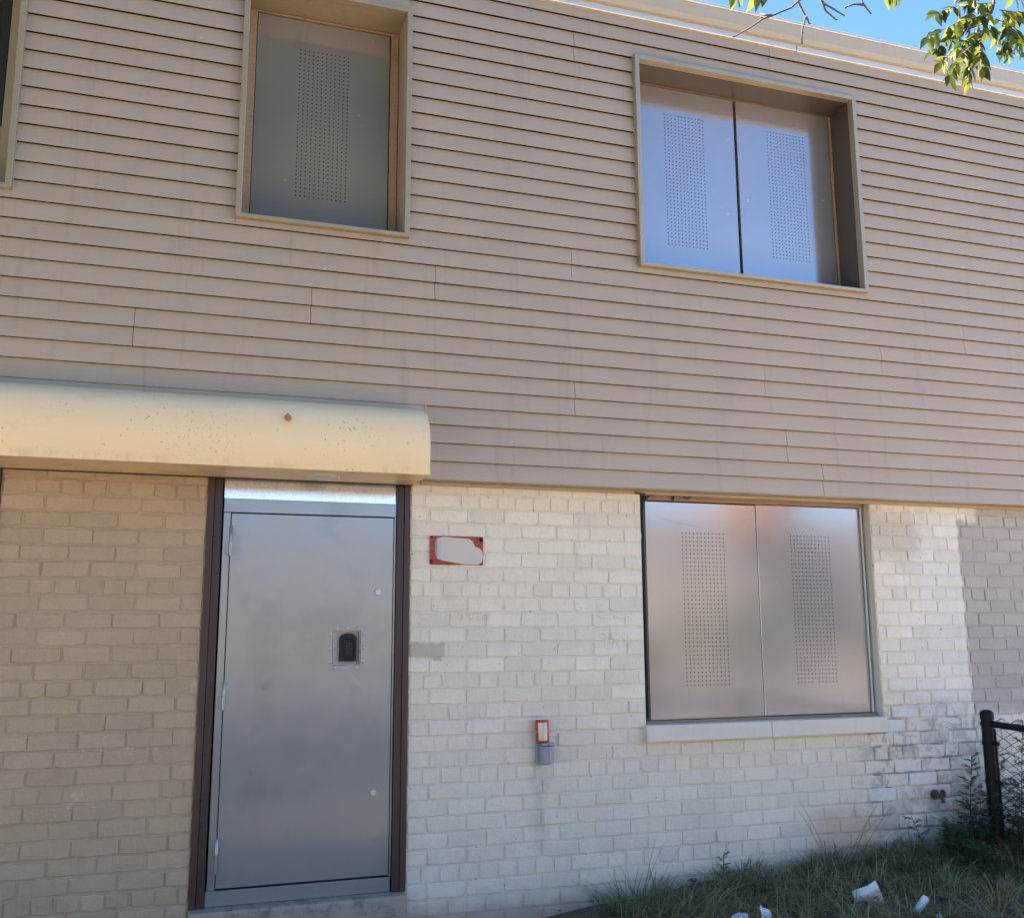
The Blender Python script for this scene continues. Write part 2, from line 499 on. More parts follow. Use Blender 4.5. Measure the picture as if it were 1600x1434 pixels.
m.vary(m.noise(20, 5, 0.7, (2, 2, 0.5)), 0.4)
m.bump(m.noise(25, 5, 0.7, (2, 2, 0.4)), 0.6, 0.01)
M['bark'] = m.done()
m = Mat('soil', (0.085, 0.066, 0.048), 0.95)
m.vary(m.noise(6, 6, 0.75), 0.4)
m.mix(m.val(m.ramp(m.noise(2.2, 5, 0.7), 0.45, 0.62), 0.6, 'MULTIPLY'), (0.12, 0.115, 0.05))
m.mix(m.val(m.ramp(m.noise(0.35, 4, 0.6), 0.42, 0.6), 0.6, 'MULTIPLY'), (0.14, 0.115, 0.075))
m.bump(m.noise(40, 5, 0.75), 0.8, 0.02)
M['soil'] = m.done()
m = Mat('paving', (0.19, 0.165, 0.145), 0.85)
m.vary(m.noise(3, 5), 0.15)
m.bump(m.noise(40, 4), 0.3, 0.004)
M['paving'] = m.done()
m = Mat('pale_bounce_concrete', (0.57, 0.475, 0.36), 0.85)  # pale so the added yards reflect sunlight onto the wall
m.vary(m.noise(3, 5), 0.15)
m.bump(m.noise(40, 4), 0.3, 0.004)
M['bounce_slab'] = m.done()
m = Mat('asphalt', (0.062, 0.064, 0.074), 0.85)
m.vary(m.noise(8, 6), 0.3)
m.bump(m.noise(120, 3), 0.5, 0.004)
M['asphalt'] = m.done()
m = Mat('opposite_brick', (0.225, 0.198, 0.182), 0.8)
m.vary(m.noise(1.2, 5), 0.15)
M['opp'] = m.done()
m = Mat('white_paper', (0.76, 0.78, 0.82), 0.6)
m.vary(m.noise(30, 4), 0.06)
M['paper'] = m.done()
m = Mat('clear_plastic', (0.55, 0.58, 0.65), 0.12)
m.vary(m.noise(90, 3), 0.5)
M['plastic'] = m.done()
M['dryleaf'] = leaf_mat('dry_brown_leaf', [(0.20, 0.15, 0.09), (0.24, 0.18, 0.10)], 0.3)
m = Mat('orange_leaf', (0.50, 0.21, 0.030), 0.5)
m.vary(m.noise(90, 4), 0.35)
M['orangeleaf'] = m.done()


# ------------------------------------------------------------------ mesh helpers
class MB:
    def __init__(s):
        s.v, s.f, s.smooth = [], [], False

    def add(s, vs, fs):
        o = len(s.v)
        s.v += [tuple(p) for p in vs]
        s.f += [tuple(i + o for i in f) for f in fs]
        return s

    def box(s, x0, x1, y0, y1, z0, z1, c=0.0):
        if c <= 0:
            vs = [(x, y, z) for x in (x0, x1) for y in (y0, y1) for z in (z0, z1)]
            return s.add(vs, [(0, 1, 3, 2), (4, 6, 7, 5), (0, 4, 5, 1), (2, 3, 7, 6), (0, 2, 6, 4), (1, 5, 7, 3)])
        bm = bmesh.new()
        bmesh.ops.create_cube(bm, size=1)
        for v in bm.verts:
            v.co = ((x0 + x1) / 2 + v.co.x * (x1 - x0), (y0 + y1) / 2 + v.co.y * (y1 - y0), (z0 + z1) / 2 + v.co.z * (z1 - z0))
        bmesh.ops.bevel(bm, geom=list(bm.edges), offset=c, segments=2 if c > 0.004 else 1, affect='EDGES', profile=0.5)
        return s.bm(bm)

    def bm(s, bm):
        bm.verts.index_update()
        vs = [tuple(v.co) for v in bm.verts]
        fs = [tuple(v.index for v in f.verts) for f in bm.faces]
        bm.free()
        return s.add(vs, fs)

    def tube(s, pts, rad, n=8, cap=True):
        pts = [Vector(p) for p in pts]
        if isinstance(rad, (int, float)):
            rad = [rad] * len(pts)
        rings = []
        up = Vector((0.13, 0.31, 0.94)).normalized()
        for i, p in enumerate(pts):
            d = (pts[min(i + 1, len(pts) - 1)] - pts[max(i - 1, 0)])
            d = d.normalized() if d.length > 1e-9 else Vector((0, 0, 1))
            a = d.cross(up)
            if a.length < 1e-3:
                a = d.cross(Vector((1, 0, 0)))
            a.normalize()
            b = d.cross(a)
            rings.append([p + (a * math.cos(t) + b * math.sin(t)) * rad[i] for t in [2 * math.pi * k / n for k in range(n)]])
        vs = [q for r in rings for q in r]
        fs = []
        for i in range(len(pts) - 1):
            for k in range(n):
                fs.append((i * n + k, i * n + (k + 1) % n, (i + 1) * n + (k + 1) % n, (i + 1) * n + k))
        if cap:
            fs.append(tuple(range(n - 1, -1, -1)))
            fs.append(tuple((len(pts) - 1) * n + k for k in range(n)))
        return s.add(vs, fs)

    def lathe(s, prof, c, axis='z', n=24):
        """prof: list of (radius, height)"""
        vs, fs = [], []
        for r, h in prof:
            for k in range(n):
                t = 2 * math.pi * k / n
                a, b = r * math.cos(t), r * math.sin(t)
                if axis == 'z':
                    vs.append((c[0] + a, c[1] + b, c[2] + h))
                elif axis == 'y':
                    vs.append((c[0] + a, c[1] + h, c[2] + b))
                else:
                    vs.append((c[0] + h, c[1] + a, c[2] + b))
        for i in range(len(prof) - 1):
            for k in range(n):
                fs.append((i * n + k, i * n + (k + 1) % n, (i + 1) * n + (k + 1) % n, (i + 1) * n + k))
        fs.append(tuple(range(n)))
        fs.append(tuple((len(prof) - 1) * n + k for k in range(n - 1, -1, -1)))
        return s.add(vs, fs)

    def extrude_x(s, prof, x0, x1, closed=True, caps=True):
        n = len(prof)
        vs = [(x0, y, z) for y, z in prof] + [(x1, y, z) for y, z in prof]
        fs = []
        for i in range(n if closed else n - 1):
            j = (i + 1) % n
            fs.append((i, j, n + j, n + i))
        if caps and closed:
            fs.append(tuple(range(n - 1, -1, -1)))
            fs.append(tuple(range(n, 2 * n)))
        return s.add(vs, fs)

    def mesh(s, name, origin=(0, 0, 0), mats=None, fix=True):
        me = bpy.data.meshes.new(name)
        o = origin
        me.from_pydata([(p[0] - o[0], p[1] - o[1], p[2] - o[2]) for p in s.v], [], s.f)
        if fix:
            bm = bmesh.new()
            bm.from_mesh(me)
            bmesh.ops.recalc_face_normals(bm, faces=bm.faces)
            bm.to_mesh(me)
            bm.free()
        if s.smooth:
            me.polygons.foreach_set('use_smooth', [True] * len(me.polygons))
            if s.smooth != 'all':
                me.set_sharp_from_angle(angle=math.radians(38))
        if mats:
            me.materials.append(mats)
        me.update()
        return me


WO = {}      # world origin of each object


def empty(name, loc):
    o = bpy.data.objects.new(name, None)
    o.empty_display_size = 0.1
    COL.objects.link(o)
    o.location = loc
    WO[o.name] = Vector(loc)
    return o


def link(name, me, origin, parent=None):
    o = bpy.data.objects.new(name, me)
    COL.objects.link(o)
    WO[o.name] = Vector(origin)
    if parent is not None:
        o.parent = parent
        o.location = Vector(origin) - WO[parent.name]
    else:
        o.location = origin
    return o


def obj(name, mb, mat, parent=None, origin=None, fix=True):
    if origin is None:
        a = np.array(mb.v)
        origin = tuple((a.min(0) + a.max(0)) / 2)
        if parent is None:
            origin = (origin[0], origin[1], float(a[:, 2].min()))
    me = mb.mesh(name, origin, mat, fix)
    return link(name, me, origin, parent)


def tag(o, label=None, cat=None, group=None, kind=None):
    if label:
        o['label'] = label
    if cat:
        o['category'] = cat
    if group:
        o['group'] = group
    if kind:
        o['kind'] = kind
    return o


def rects_minus(x0, x1, z0, z1, holes):
    xs = sorted({x0, x1, *[h[0] for h in holes], *[h[1] for h in holes]})
    zs = sorted({z0, z1, *[h[2] for h in holes], *[h[3] for h in holes]})
    xs = [x for x in xs if x0 <= x <= x1]
    zs = [z for z in zs if z0 <= z <= z1]
    out = []
    for a, b in zip(xs, xs[1:]):
        for c, d in zip(zs, zs[1:]):
            cx, cz = (a + b) / 2, (c + d) / 2
            if not any(h[0] < cx < h[1] and h[2] < cz < h[3] for h in holes):
                out.append((a, b, c, d))
    return out


# ------------------------------------------------------------------ ground, road
def smooth(a, b, t):
    t = max(0, min(1, (t - a) / (b - a)))
    return t * t * (3 - 2 * t)


def ground_h(x, y):
    h0 = np.interp(x, [-2, 1.0, 1.6, 2.0, 2.5, 3.9, 5.2, 7], [0.0, 0.02, 0.045, 0.10, 0.155, 0.235, 0.29, 0.3])
    k = 1 - smooth(0.02, 1.1, -y)
    return 0.0 + h0 * k + 0.018 * math.sin(7 * x + 3 * y) * math.sin(5 * y - 2 * x + 1)


g = MB()
xs = [-120, -60, -30, -12, -6, -3] + [i * 0.12 - 2 for i in range(76)] + [9, 14, 30, 60, 120]
ys = [0.2, 0.0] + [-0.08 * i for i in range(1, 32)] + [-3, -3.6, -4.4, -5.4, -7.0]
for y in ys:
    for x in xs:
        g.v.append((x, y, ground_h(x, y) if -3.2 < x < 9.2 and y > -3 else 0.0))
nx = len(xs)
for j in range(len(ys) - 1):
    for i in range(nx - 1):
        g.f.append((j * nx + i, j * nx + i + 1, (j + 1) * nx + i + 1, (j + 1) * nx + i))
g.smooth = 'all'
g.add([(-120, -7, 0), (120, -7, 0), (120, -120, -0.004), (-120, -120, -0.004)], [(0, 1, 2, 3)])
g.add([(-120, 0.2, 0), (120, 0.2, 0), (120, 120, -0.004), (-120, 120, -0.004)], [(0, 1, 2, 3)])
tag(obj('ground', g, M['soil'], None, (0, 0, 0)), kind='structure')
pv = MB().box(-60, 60, -22.5, -20.5, -0.1, 0.05, 0.01)
tag(obj('pavement', pv, M['paving']), kind='structure')
pv = MB().box(2.7, 16, -6.3, -2.75, -0.1, 0.03, 0.01)  # unseen pale yard added to bounce sunlight onto the right of the wall
tag(obj('bounce_yard', pv, M['bounce_slab']), kind='structure')
pv = MB().box(-16, -0.5, -6.3, -2.75, -0.1, 0.03, 0.01)  # second added yard, bouncing warm light onto the left of the wall
tag(obj('bounce_yard', pv, M['bounce_slab']), kind='structure')
rd = MB().add([(-60, -20.45, 0.004), (60, -20.45, 0.004), (60, -6.4, 0.004), (-60, -6.4, 0.004)], [(0, 1, 2, 3)])
tag(obj('road', rd, M['asphalt']), kind='structure')

# ------------------------------------------------------------------ the three houses
HOUSE = empty('row_house', (2.5, 0, 0))
tag(HOUSE, 'row house with taupe clapboard upper storey, off white brick and grey steel security door', 'house')
TAN = empty('row_house', (-0.5, 0, 0))
tag(TAN, 'tan painted brick house front left of the steel door, under the cream awning', 'house')
LAV = empty('row_house', (6.5, 0, 0))
tag(LAV, 'lavender grey painted brick house front behind the black chain link fence', 'house')

Z = lambda rel: rel + H
SB = Z(0.811)          # lower edge of the clapboards
EXP = 0.1016
ROW0, COURSE = Z(0.7523), 0.081775
DOOR_HOLE = (0.086, 1.150, Z(-1.318), Z(0.83))
LOW_HOLE = (2.545, 4.176, Z(-0.535), Z(0.83))
UL = (0.150, 1.090, Z(2.165), Z(3.575))
UR = (2.508, 4.154, Z(2.168), Z(3.562))
FL = (-1.86, -0.920, Z(2.170), Z(3.575))

# masonry backing (this is also the face of the mortar joints) and stud wall behind the siding
JY = 0.0050


def slab(name, x0, x1, z0, z1, y0, y1, holes, mat, parent):
    b = MB()
    for a, c, d, e in rects_minus(x0, x1, z0, z1, holes):
        b.box(a, c, y0, y1, d, e)
    return obj(name, b, mat, parent)


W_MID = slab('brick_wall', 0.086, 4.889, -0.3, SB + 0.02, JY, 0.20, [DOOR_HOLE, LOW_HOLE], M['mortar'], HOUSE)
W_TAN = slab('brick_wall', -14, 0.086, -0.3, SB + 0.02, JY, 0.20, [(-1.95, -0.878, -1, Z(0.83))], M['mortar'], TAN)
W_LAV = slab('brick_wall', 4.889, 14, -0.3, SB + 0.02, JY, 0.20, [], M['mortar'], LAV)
inner = lambda h: (h[0] + 0.012, h[1] - 0.012, h[2] + 0.006, h[3] - 0.012)
slab('stud_wall', -14, 14, SB + 0.03, Z(3.86), -0.120, 0.12, [inner(UL), inner(UR), inner(FL)], M['void'], HOUSE)
obj('back_wall', MB().box(-14, 14, 7.8, 8.0, 0, Z(3.9)).box(-14.2, -14.0, -0.1, 8, 0, Z(3.9)).box(14, 14.2, -0.1, 8, 0, Z(3.9)), M['mortar'], HOUSE)
obj('dark_interior', MB().add([(-14, 0.42, 0), (14, 0.42, 0), (14, 0.42, Z(3.85)), (-14, 0.42, Z(3.85))], [(0, 1, 2, 3)]), M['void'], HOUSE)

# --- bricks
BR = {}


def brick_mesh(length, var):
    L = round(length, 2)
    key = (L, var)
    if key in BR:
        return BR[key]
    r = random.Random(hash((int(L * 1000), var)) & 0xffff)
    w, h = length / 2, 0.0363
    nxp = max(2, int(length / 0.045))
    top = [(-w + 2 * w * i / nxp, h) for i in range(nxp + 1)]
    ring = top[::-1] + [(-w, 0)] + [(a, -b) for a, b in top] + [(w, 0)]
    # order: top right -> top left, left mid, bottom left -> bottom right, right mid
    out, inn = [], []
    corner = r.random()
    for (a, b) in ring:
        da, db = r.uniform(-.0030, .0030), r.uniform(-.0034, .0030)
        cr = 1.0
        if abs(abs(a) - w) < 1e-6 and abs(b) > 0.01:
            cr = 1 - r.uniform(0.0, 0.16) * (1 if corner > .3 else .3)
        out.append((a + da, b * cr + db))
        s = 0.0034 + r.uniform(-.0012, .0030)
        inn.append(((a + da) - math.copysign(s, a) * (1 if abs(a) > w * .7 else 0.0), (b * cr + db) - math.copysign(s, b) * (1 if abs(b) > .01 else 0)))
    n = len(ring)
    mb = MB()
    vs = [(a, 0.010, b) for a, b in out] + [(a, 0.0035, b) for a, b in out] + [(a, r.uniform(-.0006, .0006), b) for a, b in inn]
    fs = []
    for i in range(n):
        j = (i + 1) % n
        fs.append((i, j, n + j, n + i))
        fs.append((n + i, n + j, 2 * n + j, 2 * n + i))
    vs.append((0, -0.0008, 0))
    for i in range(n):
        fs.append((2 * n + i, 2 * n + (i + 1) % n, 3 * n))
    mb.add(vs, fs)
    me = mb.mesh('brick', (0, 0, 0), M['brick'])
    BR[key] = me
    return me


GAP = 0.0077


def put_brick(x0, x1, j, wall):
    L = x1 - x0 - GAP
    if L < 0.03:
        return
    L = round(L, 2)
    zc = ROW0 - COURSE * j - COURSE / 2 + 0.0015
    me = brick_mesh(L, rnd.randrange(5))
    org = ((x0 + x1) / 2 + rnd.uniform(-.0015, .0015), rnd.uniform(-.0030, .0016), zc + rnd.uniform(-.0015, .0015))
    o = link('brick', me, org, wall)
    o.rotation_euler = (rnd.uniform(-.03, .03), rnd.uniform(-.008, .008), rnd.uniform(-.014, .014))


BRICKS = {'mid': [], 'tan': [], 'lav': []}


def lay(x0, x1, j, phase, key):
    k = j % 6
    edges = [x0]
    if k == 0:
        p, st = phase[2], phase[4] / 2
    elif k % 2 == 1:
        p, st = phase[0], phase[4]
    else:
        p, st = phase[1], phase[4]
    t = p + math.floor((x0 - p) / st) * st
    while t < x1 - 0.025:
        if t > x0 + (0.045 if k else 0.07):
            # in header courses some stretchers turn up, as in the photo
            if k == 0 and len(edges) > 1 and rnd.random() < phase[3] and t - edges[-1] < st * 1.1 and t - edges[-1] > st * .9:
                t += st
                continue
            edges.append(t + (rnd.uniform(-.004, .004)))
        t += st
    if x1 - edges[-1] < 0.04:
        edges.pop()
    edges.append(x1)
    for a, b in zip(edges, edges[1:]):
        BRICKS[key].append((a, b, j))


PM = (1.263, 1.3695, 1.333, 0.10, 0.2122)
PL = (-0.673, -0.772, -0.613, 0.12, 0.2167)
for j in range(-1, 28):
    zt = ROW0 - COURSE * j
    zb = zt - COURSE
    lay(-0.878, 0.088, j, PL, 'tan')
    if zt > LOW_HOLE[2] + 0.01:
        lay(1.150, 2.545, j, PM, 'mid')
        lay(4.176, 4.889 if j % 2 else 4.87, j, PM, 'mid')
    else:
        x_in = 1.150
        lay(x_in, 4.889 if j % 2 else 4.87, j, PM, 'mid')
    lay(4.889 if j % 2 else 4.87, 5.75, j, PM, 'lav')


def rank(b):      # the 300 that show largest: above ground, not behind the grass
    a, c, j = b
    return (c - a) - (0.2 if j >= 26 or j < 0 else 0) - (0.15 if j >= 24 and a > 3 else 0)


for key, wall in (('mid', W_MID), ('tan', W_TAN), ('lav', W_LAV)):
    lst = sorted(BRICKS[key], key=rank, reverse=True)
    for b in lst[:300]:
        put_brick(*b, wall)
    rest = lst[300:]
    extra = []
    if key == 'lav':
        BRICKS['far'] = []
        for j in range(-1, 28):
            lay(5.75, 8.6, j, PM, 'far')
        extra = BRICKS['far']
    if key == 'tan':
        BRICKS['far2'] = []
        for j in range(-1, 28):
            lay(-4.0, -1.95, j, PL, 'far2')
        extra = BRICKS['far2']
    if rest or extra:
        q = MB()
        for a, b, j in rest + extra:
            zc = ROW0 - COURSE * j - COURSE / 2
            hw, hh = (b - a - GAP) / 2, 0.036
            if hw < 0.015:
                continue
            cx = (a + b) / 2
            s = 0.004
            q.add([(cx - hw, 0.010, zc - hh), (cx + hw, 0.010, zc - hh), (cx + hw, 0.010, zc + hh), (cx - hw, 0.010, zc + hh),
                   (cx - hw + s, 0, zc - hh + s), (cx + hw - s, 0, zc - hh + s), (cx + hw - s, 0, zc + hh - s), (cx - hw + s, 0, zc + hh - s)],
                  [(0, 1, 5, 4), (1, 2, 6, 5), (2, 3, 7, 6), (3, 0, 4, 7), (4, 5, 6, 7)])
        o = obj('brick_courses', q, M['brick'], wall)
        o['kind'] = 'stuff'

# --- clapboards
seams = {6: -0.316, 8: 0.565, 10: 1.247, 12: 2.075, 4: 2.081, 26: 2.113, 28: 3.515, 2: 3.49, 0: 3.74}
seams2 = {10: 4.935, 8: 4.243, 6: 3.357, 14: 6.2, 16: 7.1, 20: 5.9}
AWN_X1 = 1.205


def plank(x0, x1, k, za=None, zb=None):
    z0, z1 = SB + EXP * k, SB + EXP * (k + 1)
    yo, yi = -0.1400, -0.1230
    f = lambda z: yo + (yi - yo) * (z - z0) / EXP
    a = z0 if za is None else za
    b = z1 - 0.0004 if zb is None else zb
    jit = rnd.uniform(-.0006, .0006)
    if za is None:
        prof = [(-0.1195, a + 0.013), (yo + 0.0034, a + 0.011), (yo + 0.0024, a + 0.0004), (yo + 0.0012, a), (yo, a + 0.0016), (f(b), b), (-0.1195, b)]
    else:
        prof = [(-0.1195, a), (f(a), a), (f(b), b), (-0.1195, b)]
    prof = [(y + (jit if y < -.1205 else 0), z) for y, z in prof]
    mb = MB().extrude_x(prof, x0, x1)
    return obj('siding_plank', mb, M['siding'], HOUSE)


def run(x0, x1, k, za=None, zb=None):
    cuts = []
    base = k - k % 2
    for d in (seams, seams2):
        if base in d and x0 + .03 < d[base] < x1 - .03:
            cuts.append(d[base] + (0.001 if k % 2 else -0.001))
    e = [x0] + sorted(cuts) + [x1]
    for i, (a, b) in enumerate(zip(e, e[1:])):
        plank(a + (0.0014 if i else 0), b - (0.0014 if i < len(e) - 2 else 0), k, za, zb)


XL, XR = -14.0, 14.0
for k in range(0, 30):
    z0, z1 = SB + EXP * k, SB + EXP * (k + 1)
    x_start = AWN_X1 if k < 4 else XL
    holes = sorted([w for w in (FL, UL, UR) if w[2] < z1 - 0.001 and w[3] > z0 + 0.001])
    zcap = min(z1, Z(3.845))
    zb_all = None if zcap == z1 else zcap
    x = x_start
    for w in holes:
        run(x, w[0] + 0.003, k, None, zb_all)
        x = w[1] - 0.003
    run(x, XR, k, None, zb_all)
    for w in holes:
        if z0 < w[2] - 0.004:
            run(w[0] + 0.004, w[1] - 0.004, k, None, w[2] + 0.003)
        if z1 > w[3] + 0.004:
            run(w[0] + 0.004, w[1] - 0.004, k, w[3] - 0.003, zb_all)

# soffit closing the overhang, starter trim, dark joint at wall top
obj('soffit_trim', MB().box(AWN_X1, XR, -0.136, JY + 0.02, SB + 0.004, SB + 0.014).box(AWN_X1, XR, -0.020, 0.004, SB - 0.016, SB + 0.004, 0.003), M['siding'], HOUSE)
# J channel round the awning end
obj('awning_trim', MB().box(AWN_X1 - 0.010, AWN_X1, -0.143, -0.120, SB + 0.001, SB + 4 * EXP + 0.006).box(XL, AWN_X1 - 0.010, -0.1355, -0.121, SB + 4 * EXP - 0.040, SB + 4 * EXP - 0.001), M['siding'], HOUSE)

# coping at the roof edge
cop = [(-0.146, Z(3.870)), (-0.175, Z(3.872)), (-0.186, Z(3.905)), (-0.186, Z(3.965)), (-0.188, Z(4.000)), (-0.150, Z(4.012)), (0.3, Z(4.0)), (0.3, Z(3.87))]
cp = MB().extrude_x(cop, XL, XR)
obj('roof_coping', cp, M['coping'], HOUSE)
obj('drip_edge', MB().box(XL, 3.72, -0.152, -0.121, Z(3.826), Z(3.872), 0.004).box(3.7225, XR, -0.151, -0.121, Z(3.826), Z(3.872), 0.004), M['trim'], HOUSE)
obj('coping_lip', MB().box(XL, XR, -0.196, -0.186, Z(3.992), Z(4.014), 0.003), M['trim'], HOUSE)
obj('roof', MB().box(XL, XR, 0.0, 8.0, Z(3.88), Z(3.95)), M['coping'], HOUSE)

# --- upper windows
def casing_piece(a0, a1, b0, b1):
    """mitred bar between outer edge points a0-a1 and inner edge points b0-b1 (x,z)"""
    yf, yb = -0.172, -0.118
    vs = []
    for (x, z) in (a0, a1, b1, b0):
        vs.append((x, yf, z))
    for (x, z) in (a0, a1, b1, b0):
        vs.append((x, yb, z))
    return MB().add(vs, [(0, 1, 2, 3), (7, 6, 5, 4), (0, 4, 5, 1), (1, 5, 6, 2), (2, 6, 7, 3), (3, 7, 4, 0)])


def window(name, W, label, parent, tw=0.030, deep=0.085, mat='casing'):
    x0, x1, z0, z1 = W
    i = (x0 + tw, x1 - tw, z0 + tw * 0.75, z1 - tw)
    # reveal: thin walls running back from the casing to the boarding
    t = 0.006
    rv = MB()
    rv.box(i[0] - t, i[0], -0.1175, deep + 0.05, i[2], i[3])
    rv.box(i[1], i[1] + t, -0.1175, deep + 0.05, i[2], i[3])
    rv.box(i[0] - t, i[1] + t, -0.1175, deep + 0.05, i[3], i[3] + t)
    rv.add([(i[0] - t, -0.1175, i[2] - 0.004), (i[1] + t, -0.1175, i[2] - 0.004), (i[1] + t, deep + 0.05, i[2] + 0.02), (i[0] - t, deep + 0.05, i[2] + 0.02),
            (i[0] - t, -0.1175, i[2] - 0.012), (i[1] + t, -0.1175, i[2] - 0.012), (i[1] + t, deep + 0.05, i[2] - 0.012), (i[0] - t, deep + 0.05, i[2] - 0.012)],
           [(0, 1, 2, 3), (7, 6, 5, 4), (0, 4, 5, 1), (1, 5, 6, 2), (2, 6, 7, 3), (3, 7, 4, 0)])
    w = obj(name, rv, M[mat], parent)
    w['label'] = label
    A, B, C, D = (x0, z0), (x1, z0), (x1, z1), (x0, z1)
    a, b, c, d = (i[0], i[2]), (i[1], i[2]), (i[1], i[3]), (i[0], i[3])
    e = 0.0006
    for p in ((A, B, a, b), (B, C, b, c), (C, D, c, d), (D, A, d, a)):
        o = obj('casing', casing_piece(*p), M['casing'], w)
        bv = o.modifiers.new('edge', 'BEVEL')
        bv.width = 0.003
        bv.segments = 2
        bv.limit_method = 'ANGLE'
    return w, i


def perforated(x0, x1, z0, z1, y, hx0, hx1, hz0, hz1, nx=12, nz=37, r=0.0042, depth=0.028, skip=()):
    mb = MB()
    px, pz = (hx1 - hx0) / (nx - 1), (hz1 - hz0) / (nz - 1)
    gx = [hx0 - px / 2 + px * i for i in range(nx + 1)]
    gz = [hz0 - pz / 2 + pz * i for i in range(nz + 1)]
    base = {}
    for j in range(nz + 1):
        for i in range(nx + 1):
            base[i, j] = len(mb.v)
            mb.v.append((gx[i], y, gz[j]))
    ang = [math.radians(-135 + 22.5 + 45 * k - 45) for k in range(8)]
    for j in range(nz):
        for i in range(nx):
            c = [base[i, j], base[i + 1, j], base[i + 1, j + 1], base[i, j + 1]]
            if (i, j) in skip:
                mb.f.append(tuple(c))
                continue
            cx, cz = hx0 + px * i, hz0 + pz * j
            o = len(mb.v)
            # octagon from lower left, counter clockwise
            for k in range(8):
                t = math.radians(-157.5 + 45 * k)
                mb.v.append((cx + r * math.cos(t), y, cz + r * math.sin(t)))
            for k in range(8):
                t = math.radians(-157.5 + 45 * k)
                mb.v.append((cx + r * math.cos(t), y + 0.004, cz + r * math.sin(t)))
            for q in range(4):
                a, b = c[q], c[(q + 1) % 4]
                k0, k1, k2 = 2 * q, (2 * q + 1) % 8, (2 * q + 2) % 8
                mb.f.append((a, o + k1, o + k0))
                mb.f.append((a, b, o + k2, o + k1))
            for k in range(8):
                mb.f.append((o + k, o + (k + 1) % 8, o + 8 + (k + 1) % 8, o + 8 + k))
    # solid sheet round the field and the folded edges
    e = 0.002
    X0, X1, Z0, Z1 = gx[0], gx[-1], gz[0], gz[-1]
    for a, b, c, d in ((x0 + e, X0, z0 + e, z1 - e), (X1, x1 - e, z0 + e, z1 - e), (X0, X1, z0 + e, Z0), (X0, X1, Z1, z1 - e)):
        mb.add([(a, y, c), (b, y, c), (b, y, d), (a, y, d)], [(0, 1, 2, 3)])
    out = [(x0, z0), (x1, z0), (x1, z1), (x0, z1)]
    inn = [(x0 + e, z0 + e), (x1 - e, z0 + e), (x1 - e, z1 - e), (x0 + e, z1 - e)]
    mb.add([(a, y, b) for a, b in inn] + [(a, y + e, b) for a, b in out] + [(a, y + depth, b) for a, b in out],
           [f for q in range(4) for f in ((q, (q + 1) % 4, 4 + (q + 1) % 4, 4 + q), (4 + q, 4 + (q + 1) % 4, 8 + (q + 1) % 4, 8 + q))])
    return mb


# upper right: two leaves
w, i = window('upper_window', UR, 'wide upper window boarded with two perforated steel panels, deep brown surround', HOUSE, mat='casing_dark')
obj('security_panel', perforated(i[0] + 0.008, 3.352, Z(2.262), Z(3.523), 0.078, 2.832, 3.113, Z(2.437), Z(3.337)), M['panel'], w)
obj('security_panel', perforated(3.372, i[1] - 0.022, Z(2.262), Z(3.527), 0.078, 3.609, 3.892, Z(2.440), Z(3.340)), M['panel'], w)
wd = MB().box(i[0], 2.93, 0.072, 0.10, Z(3.5275), i[3] - 0.001).box(2.932, i[1], 0.071, 0.10, Z(3.5305), i[3] - 0.001)
obj('wood_batten', wd, M['wood'], w)
obj('wood_jamb', MB().box(i[1] - 0.018, i[1] - 0.001, 0.070, 0.10, Z(2.25), Z(3.527)), M['wood'], w)
obj('dark_backing', MB().box(i[0], i[1], 0.125, 0.132, i[2], i[3]), M['void'], w)
# upper left: one leaf
w, i = window('upper_window', UL, 'narrow upper window boarded with one perforated steel panel, above the awning', HOUSE)
obj('security_panel', perforated(0.234, 1.006, Z(2.262), Z(3.527), 0.078, 0.480, 0.760, Z(2.436), Z(3.339)), M['panel'], w)
obj('wood_batten', MB().box(i[0], i[1], 0.068, 0.11, Z(3.531), i[3] - 0.001, 0.002), M['wood'], w)
obj('wood_jamb', MB().box(i[0] + 0.001, 0.230, 0.066, 0.11, Z(2.24), Z(3.529), 0.002), M['wood'], w)
obj('wood_jamb', MB().box(1.012, i[1] - 0.003, 0.066, 0.11, Z(2.24), Z(3.529), 0.002), M['wood'], w)
obj('dark_backing', MB().box(i[0], i[1], 0.125, 0.132, i[2], i[3]), M['void'], w)
# far left: glazed, black sash, only its right edge is in the picture
w, i = window('upper_window', FL, 'upper window with black sash at the left edge', TAN)
zm = Z(2.60)
obj('sash', MB().box(i[0] + .03, i[0] + .075, 0.05, 0.085, zm, i[3] - .02, .003).box(i[1] - .125, i[1] - .08, 0.05, 0.085, zm, i[3] - .02, .003)
    .box(i[0] + .076, i[1] - .126, 0.05, 0.085, zm, zm + .05, .003).box(i[0] + .076, i[1] - .126, 0.05, 0.085, i[3] - .07, i[3] - .02, .003)
    .box(i[0] + .076, i[1] - .126, 0.052, 0.08, Z(2.96), Z(2.99), .003), M['black'], w)
obj('pane', MB().box(i[0] + .05, i[1] - .10, 0.066, 0.072, zm + .02, i[3] - .05), M['glass'], w)
obj('wood_jamb', MB().box(i[1] - .078, i[1] - .002, 0.045, 0.10, i[2], i[3] - 0.002, .003), M['casing'], w)
obj('wood_jamb', MB().box(i[0] + .002, i[0] + .028, 0.045, 0.10, i[2], i[3] - 0.002, .003), M['casing'], w)
obj('lower_board', MB().box(i[0] + .03, i[1] - .08, 0.055, 0.085, i[2], zm - .002, .003), M['casing'], w)
obj('dark_backing', MB().box(i[0], i[1], 0.125, 0.132, i[2], i[3]), M['void'], w)

